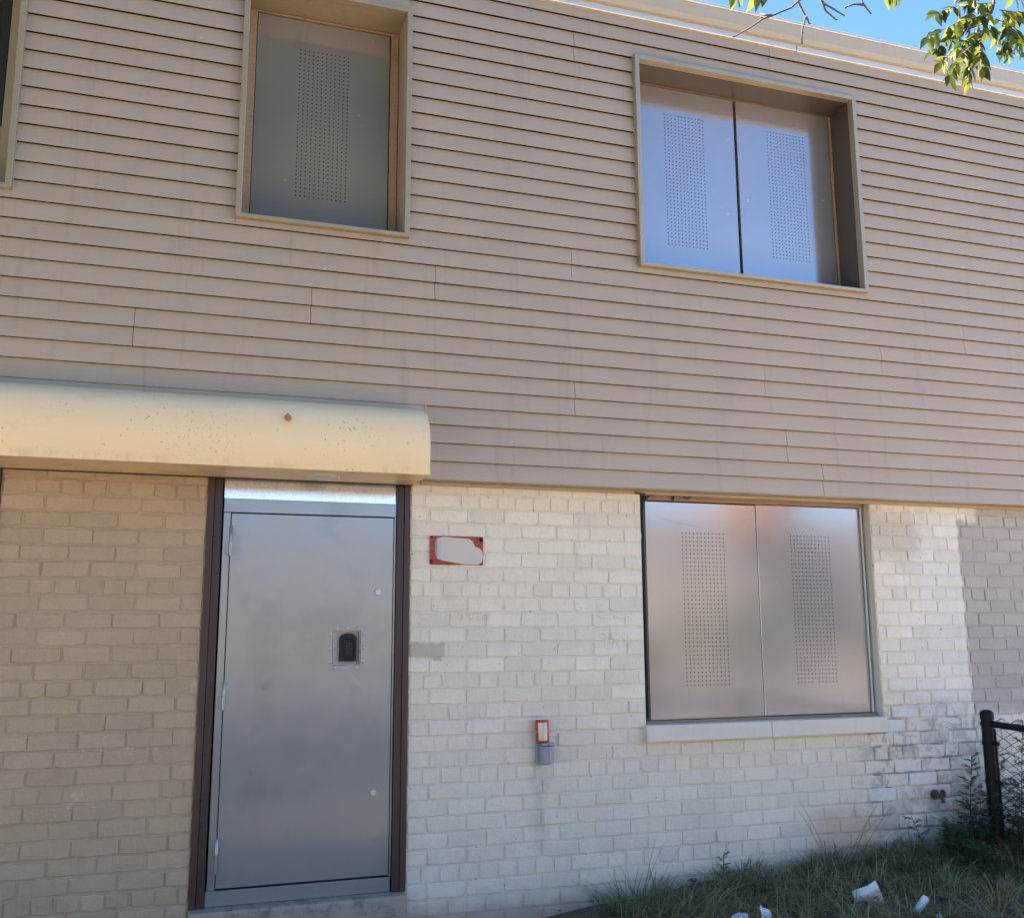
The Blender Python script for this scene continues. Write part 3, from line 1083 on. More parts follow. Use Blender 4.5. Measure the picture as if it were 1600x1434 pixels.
# --- lower window
x0, x1, z0, z1 = LOW_HOLE
LW = empty('lower_window', (x0, 0, z0))
LW.parent = HOUSE
LW.location = Vector((x0, 0, z0)) - WO[HOUSE.name]
obj('reveal', MB().box(x0 - 0.004, x0 + 0.002, 0.012, 0.22, z0, z1), M['sill'], LW)
obj('reveal', MB().box(x1 - 0.002, x1 + 0.004, 0.012, 0.22, z0, z1), M['sill'], LW)
LW['label'] = 'ground floor window boarded with two shiny perforated steel panels'
obj('security_panel', perforated(2.606, 3.369, Z(-0.518), Z(0.766), 0.068, 2.851, 3.135, Z(-0.325), Z(0.580)), M['panel'], LW)
obj('security_panel', perforated(3.3735, 4.141, Z(-0.516), Z(0.771), 0.068, 3.617, 3.899, Z(-0.323), Z(0.581), skip=((5, 0),)), M['panel'], LW)
obj('dark_backing', MB().box(x0, x1, 0.118, 0.124, z0, z1), M['void'], LW)
obj('side_angle', MB().box(2.578, 2.600, 0.060, 0.064, Z(-0.52), Z(0.79)).box(2.596, 2.600, 0.064, 0.09, Z(-0.52), Z(0.79)), M['darksteel'], LW)
obj('side_angle', MB().box(4.146, 4.158, 0.060, 0.085, Z(-0.516), Z(0.79)), M['trim'], LW)
obj('wood_sill_strip', MB().box(2.562, 4.05, 0.035, 0.10, Z(-0.5345), Z(-0.520), .002).box(4.052, 4.160, 0.036, 0.10, Z(-0.5345), Z(-0.519), .002), M['wood'], LW)
tb = MB().box(2.60, 3.42, 0.050, 0.11, Z(0.7725), Z(0.84), .002).box(3.4225, 4.16, 0.053, 0.11, Z(0.7745), Z(0.84), .002)
obj('wood_head_strip', tb, M['wood'], LW)
cb = MB()
cb.tube([(2.50, -0.03, Z(0.800)), (2.55, -0.02, Z(0.796)), (2.62, 0.0, Z(0.806)), (2.68, 0.02, Z(0.812))], 0.006, 6)
cb.tube([(2.584, 0.045, Z(-0.50)), (2.580, 0.045, Z(0.70)), (2.584, 0.04, Z(0.765)), (2.61, 0.01, Z(0.798)), (2.66, -0.01, Z(0.808))], 0.008, 6)
cb.tube([(2.78, 0.03, Z(0.81)), (2.785, 0.045, Z(0.775))], 0.008, 6)
cb.tube([(2.84, 0.02, Z(0.80)), (2.87, 0.03, Z(0.785)), (2.90, 0.02, Z(0.80))], 0.006, 6)
cb.smooth = True
obj('loose_wire', cb, M['black'], LW)
for a, b in ((2.523, 3.338), (3.3405, 4.162)):
    obj('sill_stone', MB().box(a, b, -0.052, 0.05, Z(-0.629), Z(-0.5355), 0.006), M['sill'], LW)

# --- awning
AW = MB()
ap = [(-0.02, Z(0.792)), (-0.418, Z(0.787)), (-0.420, Z(0.790)), (-0.420, Z(0.940))]
for q in range(1, 15):
    t = q / 14 * math.pi / 2
    ap.append((-0.15 - 0.27 * max(0.0, math.cos(t)) ** 0.72, Z(0.94) + 0.232 * math.sin(t) ** 1.05))
ap += [(-0.124, Z(1.176)), (-0.02, Z(1.176))]
AW.extrude_x(ap, -3.2, 1.158)
AW.smooth = True
aw = obj('awning', AW, M['awning'], HOUSE)
aw['label'] = 'long cream awning hood with rounded top over the door'
obj('end_rim', MB().extrude_x([(y - 0.0015 if y < -.1 else y, z + (0.0015 if z > Z(.9) else -.0012)) for y, z in ap], 1.1585, 1.1605), M['awning'], aw)
obj('ceiling_light', MB().lathe([(0.080, 0.0), (0.080, -0.006), (0.074, -0.012), (0.066, -0.012), (0.064, -0.008)], (0.650, -0.215, Z(0.788))), M['trim'], aw)
lz = MB().lathe([(0.063, 0.0), (0.063, -0.008), (0.04, -0.013), (0.001, -0.015)], (0.650, -0.215, Z(0.787)))
lz.smooth = True
obj('light_lens', lz, M['lens'], aw)
obj('awning_soffit', MB().box(-3.2, 1.157, -0.018, 0.004, Z(0.787), Z(0.82)), M['brown'], aw)

# --- steel door
DR = MB()
leafx0, leafx1, lz0, lz1 = 0.209, 1.061, Z(-1.234), Z(0.607)
hx0, hx1, hz0, hz1 = 0.7475, 0.8955, Z(-0.174), Z(0.004)
yd = 0.012
for a, b, c, d in rects_minus(leafx0, leafx1, lz0, lz1, [(hx0, hx1, hz0, hz1)]):
    DR.box(a, b, yd, yd + 0.004, c, d)
DR.box(leafx0, leafx0 + .003, yd + .004, yd + .04, lz0, lz1).box(leafx1 - .003, leafx1, yd + .004, yd + .04, lz0, lz1)
DR.box(leafx0, leafx1, yd + .004, yd + .04, lz0, lz0 + .003).box(leafx0, leafx1, yd + .004, yd + .04, lz1 - .003, lz1)
# faces of the cut sheet share edges, weld them
DOOR = obj('security_door', DR, M['steel'], HOUSE)
DOOR['label'] = 'grey steel security door with recessed black pull and two locks'
fr = MB()
fr.box(0.168, 0.2045, yd + 0.001, 0.07, Z(-1.243), Z(0.612), .0015)
fr.box(1.0655, 1.0755, yd + 0.001, 0.07, Z(-1.243), Z(0.612), .0015)
obj('steel_stile', fr, M['steel'], DOOR)
obj('steel_head', MB().box(0.168, 1.0755, yd - 0.004, 0.07, Z(0.6135), Z(0.686), .002), M['steel'], DOOR)
obj('steel_bottom_rail', MB().box(0.160, 1.0705, yd - 0.006, 0.07, Z(-1.3155), Z(-1.2445), .002), M['steel'], DOOR)
obj('zinc_strip', MB().box(0.168, 1.0755, 0.024, 0.05, Z(0.688), Z(0.80)), M['zinc'], DOOR)
obj('dark_backing', MB().box(0.125, 1.11, 0.085, 0.09, Z(-1.318), Z(0.83)), M['void'], DOOR)
for za, zb, xx in ((0.539, 0.386, 0.2075), (-0.250, -0.386, 0.2065), (-1.006, -1.162, 0.205)):
    hb = MB()
    zm = (za + zb) / 2
    hb.lathe([(0.004, 0.006), (0.0085, 0.0), (0.0085, -(za - zm) + .001), (0.006, -(za - zm))], (xx + .001, 0.002, Z(za)), n=12)
    hb.lathe([(0.006, 0.0), (0.0085, -0.001), (0.0085, -(zm - zb)), (0.004, -(zm - zb) - 0.005)], (xx, 0.002, Z(zm)), n=12)
    hb.box(xx - 0.022, xx - 0.006, 0.006, 0.013, Z(zb + 0.004), Z(zm - 0.004), .0015)
    hb.box(xx + 0.006, xx + 0.016, 0.006, 0.012, Z(zm + 0.004), Z(za - 0.004), .0015)
    for q in range(4):
        hb.lathe([(0.004, 0), (0.0035, -.002), (0.001, -.003)], (xx - .014, 0.006, Z(zb + .012 + q * .017)), 'y', 8)
    hb.smooth = True
    obj('hinge', hb, M['steel'], DOOR)
for lx, lzz in ((0.982, 0.207), (0.976, -0.823)):
    lb = MB().lathe([(0.0175, 0.0), (0.0175, -0.005), (0.0155, -0.008), (0.010, -0.008), (0.0095, -0.006), (0.001, -0.006)], (lx, yd, Z(lzz)), 'y', 24)
    lb.box(lx - .0015, lx + .0015, yd - .0065, yd - .004, Z(lzz) - .006, Z(lzz) + .005)
    lb.smooth = True
    obj('lock_cylinder', lb, M['bright'], DOOR)
# recessed tray and pull
tr = MB()
dp = 0.052
t = 0.002
g_ = 0.0028
tr.box(hx0 + g_, hx0 + g_ + t, yd + .004, yd + dp, hz0 + g_, hz1 - g_).box(hx1 - g_ - t, hx1 - g_, yd + .004, yd + dp, hz0 + g_, hz1 - g_)
tr.box(hx0 + g_ + t, hx1 - g_ - t, yd + .004, yd + dp, hz1 - g_ - t, hz1 - g_).box(hx0 + g_ + t, hx1 - g_ - t, yd + .004, yd + dp, hz0 + g_, hz0 + g_ + t)
tr.box(hx0, hx1, yd + dp, yd + dp + t, hz0, hz1)
obj('pull_recess', tr, M['recess'], DOOR)
hc = 0.832
pb = MB()
shape = [(-.044, -.073), (.044, -.073), (.044, .052), (.032, .066), (.018, .072), (-.018, .072), (-.032, .066), (-.044, .052)]
zc = Z(-0.083)
pb.add([(hc + a, yd + .020, zc + b) for a, b in shape] + [(hc + a, yd + dp, zc + b) for a, b in shape],
       [tuple(range(8))] + [(q, (q + 1) % 8, 8 + (q + 1) % 8, 8 + q) for q in range(8)])
pb.box(hc - .024, hc + .034, yd + .012, yd + .021, zc - .060, zc + .046, .004)
pb.box(hc - .014, hc + .026, yd + .006, yd + .013, zc - .048, zc + .034, .004)
obj('pull_handle', pb, M['pull'], DOOR)
for rx, rz in [(0.766, .017), (0.821, .0165), (0.878, .016), (0.7335, -.015), (0.732, -.087), (0.7325, -.157), (0.9095, -.013), (0.9095, -.085), (0.909, -.155), (0.762, -.1885), (0.819, -.1885), (0.875, -.188)]:
    rb = MB().lathe([(0.0085, 0.0), (0.0082, -0.002), (0.0065, -0.0045), (0.0035, -0.006), (0.0008, -0.0064)], (rx, yd, Z(rz)), 'y', 14)
    rb.smooth = True
    obj('rivet', rb, M['rivet'], DOOR)
# brown timber frame
for a, b, mt, yf in ((0.086, 0.118, 'brown', -0.012), (0.1185, 0.1585, 'brown2', -0.004), (1.0785, 1.1175, 'brown2', -0.004), (1.118, 1.1495, 'brown', -0.012)):
    obj('door_jamb', MB().box(a, b, yf, 0.10, Z(-1.317), Z(0.786), .003), M[mt], DOOR)
obj('door_head', MB().box(0.1185, 1.1175, -0.006, 0.10, Z(0.7865), Z(0.83)), M['brown2'], DOOR)
nb = MB()
for q in range(16):
    nb.lathe([(0.004, 0), (0.003, -.002), (0.0005, -.0025)], (rnd.choice([.128, .15, 1.085, 1.108]), -0.004, Z(rnd.uniform(-1.25, .75))), 'y', 8)
obj('screw_heads', nb, M['void'], DOOR)
st = MB().box(0.088, 1.148, -0.085, 0.10, -0.2, Z(-1.3175), 0.012)
so = obj('doorstep', st, M['concrete'], HOUSE)
# the neighbour's door at the left edge of the picture
nd = MB().box(-0.944, -0.879, -0.012, 0.10, 0.1, Z(0.786), .003).box(-1.95, -1.885, -0.012, 0.10, 0.1, Z(0.786), .003)
NF = obj('front_door', MB().box(-1.884, -0.945, 0.03, 0.07, 0.26, Z(0.75)).box(-1.884, -0.945, -0.05, 0.1, 0.0, 0.255), M['brown'], TAN)
obj('door_jamb', nd, M['black'], NF)
obj('door_knob', MB().lathe([(.012, 0), (.012, -.02), (.028, -.03), (.028, -.05), (.01, -.06)], (-1.05, .03, 1.05), 'y', 16), M['bright'], NF)

# ------------------------------------------------------------------ small things on the wall
pl = empty('number_plate', (1.413, -0.004, Z(0.436)))
tag(pl, 'small red copper plate with a pale blank patch, screwed to the brick beside the door', 'plate')
pb = MB().box(1.2605, 1.5655, -0.010, -0.003, Z(0.359), Z(0.516), .0025)
obj('plate', pb, M['plate'], pl)
pa = MB()
out = [(1.297, .505), (1.345, .512), (1.40, .508), (1.48, .505), (1.505, .490), (1.517, .462), (1.545, .452), (1.560, .436), (1.5635, .40), (1.556, .372), (1.53, .3615), (1.45, .3625), (1.40, .370), (1.335, .381), (1.30, .392), (1.287, .42), (1.288, .47)]
pa.add([(a, -.0125, Z(b)) for a, b in out] + [(a, -.0095, Z(b)) for a, b in out], [tuple(range(len(out)))] + [(q, (q + 1) % len(out), len(out) + (q + 1) % len(out), len(out) + q) for q in range(len(out))])
obj('blank_patch', pa, M['cream'], pl)
for a, b, r in ((1.270, .508, .006), (1.270, .370, .006), (1.553, .500, .010), (1.2695, .381, .005)):
    s_ = MB().lathe([(r, 0), (r, -.003), (r * .5, -.006), (.0005, -.006)], (a, -.0102, Z(b)), 'y', 12)
    obj('screw', s_, M['void'], pl)

ob = empty('outlet_box', (1.91, -0.004, Z(-0.66)))
tag(ob, 'grey weatherproof outlet box on the off white brick, below the red can', 'outlet box')
obj('box_body', MB().box(1.865, 1.955, -0.030, -0.001, Z(-.722), Z(-.606), .004), M['greybox'], ob)
cv = MB()
cy = [(-.034, -.030), (-.034, -.062), (-.022, -.078), (-.006, -.082), (.004, -.076), (.012, -.082), (.030, -.078), (.040, -.062), (.040, -.030)]
for hz in (0,):
    n = len(cy)
    lo, hi = Z(-.716), Z(-.622)
    cv.add([(1.912 + a, b + (.004 if False else 0), lo + (.006 if b < -.06 else 0)) for a, b in cy] + [(1.912 + a, b, hi) for a, b in cy],
           [(q, q + 1, n + q + 1, n + q) for q in range(n - 1)] + [tuple(range(n)), tuple(range(2 * n - 1, n - 1, -1))])
obj('bubble_cover', cv, M['greybox'], ob)
obj('cover_hinge', MB().box(1.885, 1.958, -0.068, -0.030, Z(-.620), Z(-.604), .003), M['greybox'], ob)
obj('latch', MB().box(1.919, 1.925, -0.071, -0.060, Z(-.628), Z(-.610), .001), M['black'], ob)
obj('box_screw', MB().lathe([(.006, 0), (.006, -.003), (.001, -.004)], (1.860, -.006, Z(-.690)), 'y', 10).lathe([(.007, 0), (.007, -.012), (.004, -.014)], (1.897, -.040, Z(-.722)), 'z', 10), M['trim'], ob)

cn = MB()
r = 0.0375
cn.lathe([(r * .72, -.0640), (r * .84, -.0615), (r * .98, -.054), (r, -.050), (r, .046), (r * .92, .055), (r * .80, .0600), (r * .80, .0625), (r * .74, .0625), (r * .72, .0590), (.001, .0590)], (1.893, -.045, Z(-.5385)), 'z', 28)
cn.smooth = True
can = obj('drink_can', cn, M['can'], None, (1.893, -.045, Z(-.5385)))
can.rotation_euler = (0, math.radians(-1.5), math.radians(-16))
tag(can, 'orange red drink can with pale label panels standing on the grey outlet box', 'can')

hb = MB()
hb.tube([(4.518, 0.004, Z(-1.022)), (4.518, -.045, Z(-1.022))], .013, 10)
hb.lathe([(.030, 0), (.030, -.006), (.02, -.009)], (4.518, .001, Z(-1.022)), 'y', 16)
tp = empty('garden_tap', (4.518, 0, Z(-1.05)))
tag(tp, 'old rusty outdoor tap sticking out of the peeling white brick near the fence', 'tap')
hb.tube([(4.518, -.045, Z(-1.022)), (4.518, -.060, Z(-1.028)), (4.522, -.068, Z(-1.046)), (4.524, -.068, Z(-1.062))], [.015, .015, .012, .012], 10)
hb.smooth = True
obj('tap_body', hb, M['rusty'], tp)
hh = MB().tube([(4.518, -.05, Z(-1.015)), (4.536, -.052, Z(-1.008))], .006, 8)
hh.lathe([(.020, -.003), (.023, 0), (.023, .006), (.018, .009), (.004, .009)], (4.537, -.052, Z(-1.010)), 'x', 14)
hh.lathe([(.020, -.003), (.022, 0), (.022, .006), (.018, .009), (.004, .009)], (4.488, -.045, Z(-1.018)), 'x', 14)
hh.smooth = True
obj('tap_wheel', hh, M['rusty'], tp)

lf = MB()
pts = [(0, -.017), (.008, -.013), (.012, -.005), (.012, .004), (.006, .012), (0, .017), (-.007, .012), (-.012, .004), (-.011, -.006), (-.007, -.013)]
lx, lzz = 0.438, Z(1.043)
ly = -0.428
lf.add([(lx + a * 1.5, ly + .010 * (b / .017 + 1) * .9 + abs(a) * .25, lzz + b * 1.35) for a, b in pts] + [(lx, ly + .004, lzz)], [(q, (q + 1) % 10, 10) for q in range(10)])
lf.tube([(lx, ly, lzz - .020), (lx + .006, ly - .004, lzz - .030)], .001, 5)
tag(obj('fallen_leaf', lf, M['orangeleaf']), 'orange leaf stuck to the front of the cream awning', 'leaf')

# ------------------------------------------------------------------ chain link fence
FX = 4.790
FN = empty('chain_link_fence', (FX, -0.2, 0.1))
tag(FN, 'black chain link fence with round post, running out from the lavender brick', 'fence')
pz = Z(-0.512)
pp = MB().lathe([(.037, 0.05), (.037, pz - .04)], (FX, -.20, 0), 'z', 24)
pp.smooth = True
obj('post', pp, M['fence'], FN)
pc = MB().lathe([(.041, -.045), (.041, -.012), (.039, -.004), (.030, .006), (.016, .012), (.001, .013)], (FX, -.20, pz), 'z', 24)
pc.smooth = True
obj('post_cap', pc, M['fence'], FN)
p2 = MB().lathe([(.030, 0.0), (.030, pz - .05), (.02, pz - .04), (.001, pz - .037)], (FX + .05, -2.6, 0), 'z', 20)
p2.smooth = True
obj('post', p2, M['fence'], FN)
rl = MB().tube([(FX + .004, -.232, Z(-.585)), (FX + .05, -3.2, Z(-.66))], .0205, 14)
rl.smooth = True
obj('top_rail', rl, M['fence'], FN)
obj('rail_cup', MB().lathe([(.041, -.012), (.0425, -.011), (.0425, .011), (.041, .012)], (FX, -.2, Z(-.585)), 'z', 24).box(FX - .012, FX + .016, -.262, -.236, Z(-.60), Z(-.57), .004), M['fence'], FN)
for zz in (-.70, -.93, -1.13):
    bb = MB().lathe([(.038, -.013), (.0405, -.012), (.0405, .012), (.038, .013)], (FX, -.2, Z(zz)), 'z', 24)
    bb.box(FX - .004, FX + .004, -.275, -.238, Z(zz) - .011, Z(zz) + .011, .002)
    bb.lathe([(.008, -.016), (.008, .016)], (FX, -.265, Z(zz)), 'x', 8)
    bb.smooth = True
    obj('tension_band', bb, M['fence'], FN)
obj('tension_bar', MB().box(FX - .004, FX + .004, -.262, -.248, Z(-1.30), Z(-.61), .001), M['fence'], FN)
cl = MB()
dz, dy = 0.060, 0.058
zt, zb2 = Z(-.565), 0.22
ncol = 50
for q in range(ncol):
    y0 = -.255 - q * dy
    pts = []
    nz = int((zt - zb2) / (dz / 2))
    for k in range(nz + 1):
        sgn = 1 if (k + q) % 2 else -1
        y = y0 - dy / 2 + sgn * dy / 2 * 1.04
        sag = -.025 * (-.25 - y0) / 2.9
        pts.append((FX + .004 + .016 * (-y0 - .2) + sgn * .002 + (.0022 if q % 2 else -.0022), y, zt + sag + .02 - k * dz / 2))
    cl.tube(pts, .0031, 5, False)
cl.smooth = 'all'
obj('chain_link_mesh', cl, M['fence'], FN, fix=False)

# ------------------------------------------------------------------ grass and weeds
nr = np.random.default_rng(3)


def blade(mb, base, h, lean, az, w, n=4, curl=1.0):
    d = Vector((math.cos(az), math.sin(az), 0))
    sd = Vector((-d.y, d.x, 0))
    o = len(mb.v)
    for k in range(n):
        t = k / n
        p = Vector(base) + Vector((0, 0, h * (t - 0.35 * curl * lean * t * t))) + d * (h * lean * t ** (1 + curl * .7))
        ww = w * (1 - t * .8)
        mb.v.append(tuple(p - sd * ww))
        mb.v.append(tuple(p + sd * ww))
    t = 1
    p = Vector(base) + Vector((0, 0, h * (t - 0.35 * curl * lean))) + d * (h * lean)
    mb.v.append(tuple(p))
    for k in range(n - 1):
        mb.f.append((o + 2 * k, o + 2 * k + 1, o + 2 * k + 3, o + 2 * k + 2))
    mb.f.append((o + 2 * n - 2, o + 2 * n - 1, o + 2 * n))


def lance(mb, p, d, L, w, up):
    s_ = d.cross(up)
    if s_.length < 1e-4:
        s_ = Vector((1, 0, 0))
    s_.normalize()
    n_ = s_.cross(d)
    o = len(mb.v)
    for t, ww, b in ((0, .15, 0), (.4, 1, .06), (1, .02, -.08)):
        c = p + d * (L * t) + n_ * (b * L)
        mb.v.append(tuple(c - s_ * w * ww))
        mb.v.append(tuple(c + s_ * w * ww))
    mb.f += [(o, o + 1, o + 3, o + 2), (o + 2, o + 3, o + 5, o + 4)]


def in_lawn(x, y):
    # lawn's edge: thick by the fence, thinning towards the doorstep
    lim = np.interp(x, [1.7, 2.1, 2.3, 2.6, 3.2, 4.0], [-0.9, -0.50, -0.20, -0.05, -0.03, -0.03])
    return y < lim


gm = MB()
k = 0
while k < 4200:
    x = rnd.uniform(1.5, 5.7)
    y = -abs(rnd.gauss(0, .75)) - .02
    if y < -2.6 or not in_lawn(x, y):
        continue
    h = rnd.uniform(.03, .11)
    blade(gm, (x, y, ground_h(x, y) - .005), h, rnd.uniform(.5, 1.9), rnd.uniform(0, 6.28), rnd.uniform(.0022, .0046), 3)
    k += 1
k = 0
while k < 125:            # clumps with their own lie
    x, y = rnd.uniform(1.7, 5.7), -abs(rnd.gauss(0, .7)) - .03
    if y < -2.4 or not in_lawn(x, y):
        continue
    k += 1
    sz = rnd.uniform(.55, 1.25) * (1.2 if x > 4.0 else 1.0)
    main_az = rnd.uniform(0, 6.28)
    for q in range(int(34 * sz)):
        a_ = rnd.uniform(0, 6.28)
        r_ = .055 * sz * math.sqrt(rnd.random())
        az_ = main_az + rnd.gauss(0, .9) if rnd.random() < .6 else a_
        px_, py_ = x + r_ * math.cos(a_), y + r_ * math.sin(a_)
        blade(gm, (px_, py_, ground_h(px_, py_) - .006), rnd.uniform(.10, .24) * sz, rnd.uniform(.7, 2.1), az_, rnd.uniform(.0024, .0046), 6, 1.15)
for q in range(70):       # broad leaved rosettes
    x, y = rnd.uniform(2.2, 5.6), -abs(rnd.gauss(.3, .4)) - .03
    if not in_lawn(x, y):
        continue
    for j_ in range(rnd.randrange(5, 9)):
        a_ = rnd.uniform(0, 6.28)
        lance(gm, Vector((x, y, ground_h(x, y) + .015)), Vector((math.cos(a_), math.sin(a_), rnd.uniform(.3, 1.1))).normalized(), rnd.uniform(.04, .08), rnd.uniform(.008, .015), Vector((rnd.uniform(-.3, .3), rnd.uniform(-.3, .3), 1)).normalized())
gm.smooth = 'all'
tag(obj('grass', gm, M['grass'], None, (3.5, -.5, 0), fix=False), 'rough dark green grass growing along the foot of the wall', 'grass', kind='stuff')

st = MB()
k = 0
while k < 2400:
    x, y = rnd.uniform(1.7, 5.5), -abs(rnd.gauss(0.25, .6)) - .05
    if not in_lawn(x, y):
        continue
    h = rnd.uniform(.05, .20)
    blade(st, (x, y, ground_h(x, y) + .01), h, rnd.uniform(.6, 2.0), rnd.uniform(0, 6.28), rnd.uniform(.0014, .0034), 4)
    k += 1
st.smooth = 'all'
tag(obj('dead_grass', st, M['straw'], None, (3.5, -.5, 0), fix=False), 'yellow dead grass stems lying among the green grass', 'grass', kind='stuff')


dlv = MB()
for q in range(170):
    x, y = rnd.uniform(1.6, 5.6), -abs(rnd.gauss(.35, .55)) - .02
    a_ = rnd.uniform(0, 6.28)
    lance(dlv, Vector((x, y, ground_h(x, y) + rnd.uniform(.006, .05))), Vector((math.cos(a_), math.sin(a_), rnd.uniform(-.2, .4))).normalized(), rnd.uniform(.03, .06), rnd.uniform(.007, .014), Vector((rnd.uniform(-.5, .5), rnd.uniform(-.5, .5), 1)).normalized())
tag(obj('dead_leaves', dlv, M['dryleaf'], None, (3.5, -.5, 0), fix=False), 'small brown dead leaves scattered through the grass', 'leaves', kind='stuff')


def tuft(x, y, n, h0, h1, spread, label, tall=(), mat='tuft', group=None):
    z = ground_h(x, y) - .005
    mb = MB()
    for q in range(n):
        a = rnd.uniform(0, 6.28)
        r = spread * math.sqrt(rnd.random())
        blade(mb, (x + r * math.cos(a), y + r * math.sin(a) * .5, z), rnd.uniform(h0, h1), rnd.uniform(.35, 1.3), a + rnd.uniform(-.7, .7), rnd.uniform(.002, .0042), 5)
    for dx, h, lean, az_ in tall:
        blade(mb, (x + dx, y, z), h, lean, az_, .0034, 6, .6)
    mb.smooth = 'all'
    o = obj('grass_tuft', mb, M[mat], None, (x, y, z), fix=False)
    tag(o, label, 'grass tuft', group)
    return o


P0 = math.pi
tuft(2.36, -.22, 210, .10, .27, .27, 'long bladed grass tuft leaning on the wall left of the white scrap',
     [(-.12, .34, .95, P0), (-.06, .34, .75, P0), (.0, .36, .45, P0 + .2), (.03, .42, .25, .2), (.08, .48, .55, -.1), (.16, .30, 1.1, 0), (-.02, .33, .2, P0), (.02, .40, .5, .3)])
tuft(3.62, -.14, 150, .10, .26, .22, 'tall spiky grass tuft by the wall above the crushed white cup',
     [(.0, .50, .42, P0), (-.02, .46, .5, P0 + .15), (.12, .40, .6, 0), (.16, .44, .55, .1), (.10, .36, .75, -.1), (.2, .46, .72, 0), (-.1, .22, .9, P0)])
tuft(3.05, -.16, 120, .08, .2, .24, 'low grass tuft against the wall between the two taller tufts')
tuft(4.10, -.20, 190, .10, .24, .26, 'bent grass tuft below the rusty tap, left of the dark bush')
tuft(4.35, -.62, 60, .10, .24, .14, 'pale yellow grass tuft in front of the dark bush', (), 'straw')


def weed(x, y, h, label, n_side=14, leaf=.045, lean=(0, 0), bushy=1.0, group=None, z=None):
    z = ground_h(x, y) if z is None else z
    root = empty('weed', (x, y, z))
    tag(root, label, 'weed', group)
    stem, fol = MB(), MB()
    top = Vector((x + lean[0], y + lean[1], z + h))
    base = Vector((x, y, z - .02))
    mid = (base + top) / 2 + Vector((rnd.uniform(-.03, .03), rnd.uniform(-.02, .02), 0))
    cur = [base * (1 - t) ** 2 + mid * (2 * t * (1 - t)) + top * t * t for t in [q / 8 for q in range(9)]]
    stem.tube(cur, [.0035 * (1 - .06 * q) for q in range(9)], 6)
    for q in range(int(n_side)):
        t = .12 + .88 * q / n_side
        i0 = min(7, int(t * 8))
        p = cur[i0].lerp(cur[i0 + 1], t * 8 - i0)
        a = q * 2.4 + rnd.uniform(-.4, .4)
        d = Vector((math.cos(a), math.sin(a) * .8, rnd.uniform(.2, .8))).normalized()
        L = leaf * (1.9 if bushy > 1 else 1.2) * (1.15 - .6 * t) * rnd.uniform(.8, 1.3) * bushy
        tip = p + d * L * 1.8
        stem.tube([p, p.lerp(tip, .5) + Vector((0, 0, .006)), tip], [.0014, .0011, .0006], 4, False)
        nl = int(5 + 4 * bushy)
        for k in range(nl):
            tt = .15 + .85 * k / nl
            pp_ = p.lerp(tip, tt)
            for sgn in (-1, 1):
                aa = a + sgn * rnd.uniform(.5, 1.1)
                dd = Vector((math.cos(aa), math.sin(aa), rnd.uniform(-.2, .5))).normalized()
                lance(fol, pp_, dd, leaf * rnd.uniform(.5, .95), leaf * .13, Vector((rnd.uniform(-.4, .4), rnd.uniform(-.4, .4), 1)).normalized())
    obj('stem', stem, M['weed'], root, fix=False)
    f = obj('foliage', fol, M['weed'], root, fix=False)
    f['kind'] = 'stuff'
    return root


# one big bushy clump at the fence foot: stems one can tell apart only as a mass
spots = []
for q in range(30):
    spots.append((rnd.uniform(4.40, 5.35), rnd.uniform(-.48, -.10)))
bush = empty('bushy_weed', (4.7, -.3, ground_h(4.7, -.3)))
tag(bush, 'dark green bushy weed clump at the foot of the black fence post', 'bush')
stem, fol = MB(), MB()
for (x, y) in spots:
    z = ground_h(x, y)
    h = rnd.uniform(.16, .42) * (1.0 if x > 4.66 else .55)
    top = Vector((x + rnd.uniform(-.10, .08), y + rnd.uniform(-.10, .06), z + h))
    base = Vector((x, y, z - .02))
    stem.tube([base, base.lerp(top, .5) + Vector((rnd.uniform(-.02, .02), 0, 0)), top], [.003, .0025, .001], 5, False)
    for k in range(30):
        t = rnd.uniform(.15, 1)
        p = base.lerp(top, t)
        a = rnd.uniform(0, 6.28)
        d = Vector((math.cos(a), math.sin(a) * .8, rnd.uniform(-.1, .9))).normalized()
        L = rnd.uniform(.05, .11)
        tip = p + d * L
        for kk in range(6):
            tt = .2 + .8 * kk / 6
            q_ = p.lerp(tip, tt)
            for sgn in (-1, 1):
                aa = a + sgn * rnd.uniform(.4, 1.1)
                dd = Vector((math.cos(aa), math.sin(aa), rnd.uniform(-.2, .5))).normalized()
                lance(fol, q_, dd, rnd.uniform(.020, .042), .0055, Vector((rnd.uniform(-.4, .4), rnd.uniform(-.4, .4), 1)).normalized())
obj('stems', stem, M['weed'], bush, fix=False)['kind'] = 'stuff'
f = obj('foliage', fol, M['weed'], bush, fix=False)
f['kind'] = 'stuff'
weed(4.66, -.10, .56, 'tall thin weed climbing the white brick just left of the black post', 32, .040, (.08, .0))
weed(4.885, -.16, .62, 'tall leafy weed growing up behind the chain link, right of the post', 30, .040, (.02, .02))
weed(5.05, -.12, .74, 'tallest weed at the right edge behind the chain link', 34, .040, (.10, 0))
weed(4.30, -.16, .24, 'small feathery weed left of the bushy clump, under the tap', 10, .034, (-.10, 0))
weed(2.98, -.06, .16, 'small upright weed against the foot of the wall, below the window sill', 9, .026, (0, 0))
weed(2.72, -.20, .11, 'low broad leaved weed beside the white scrap by the wall', 8, .036, (0, 0))

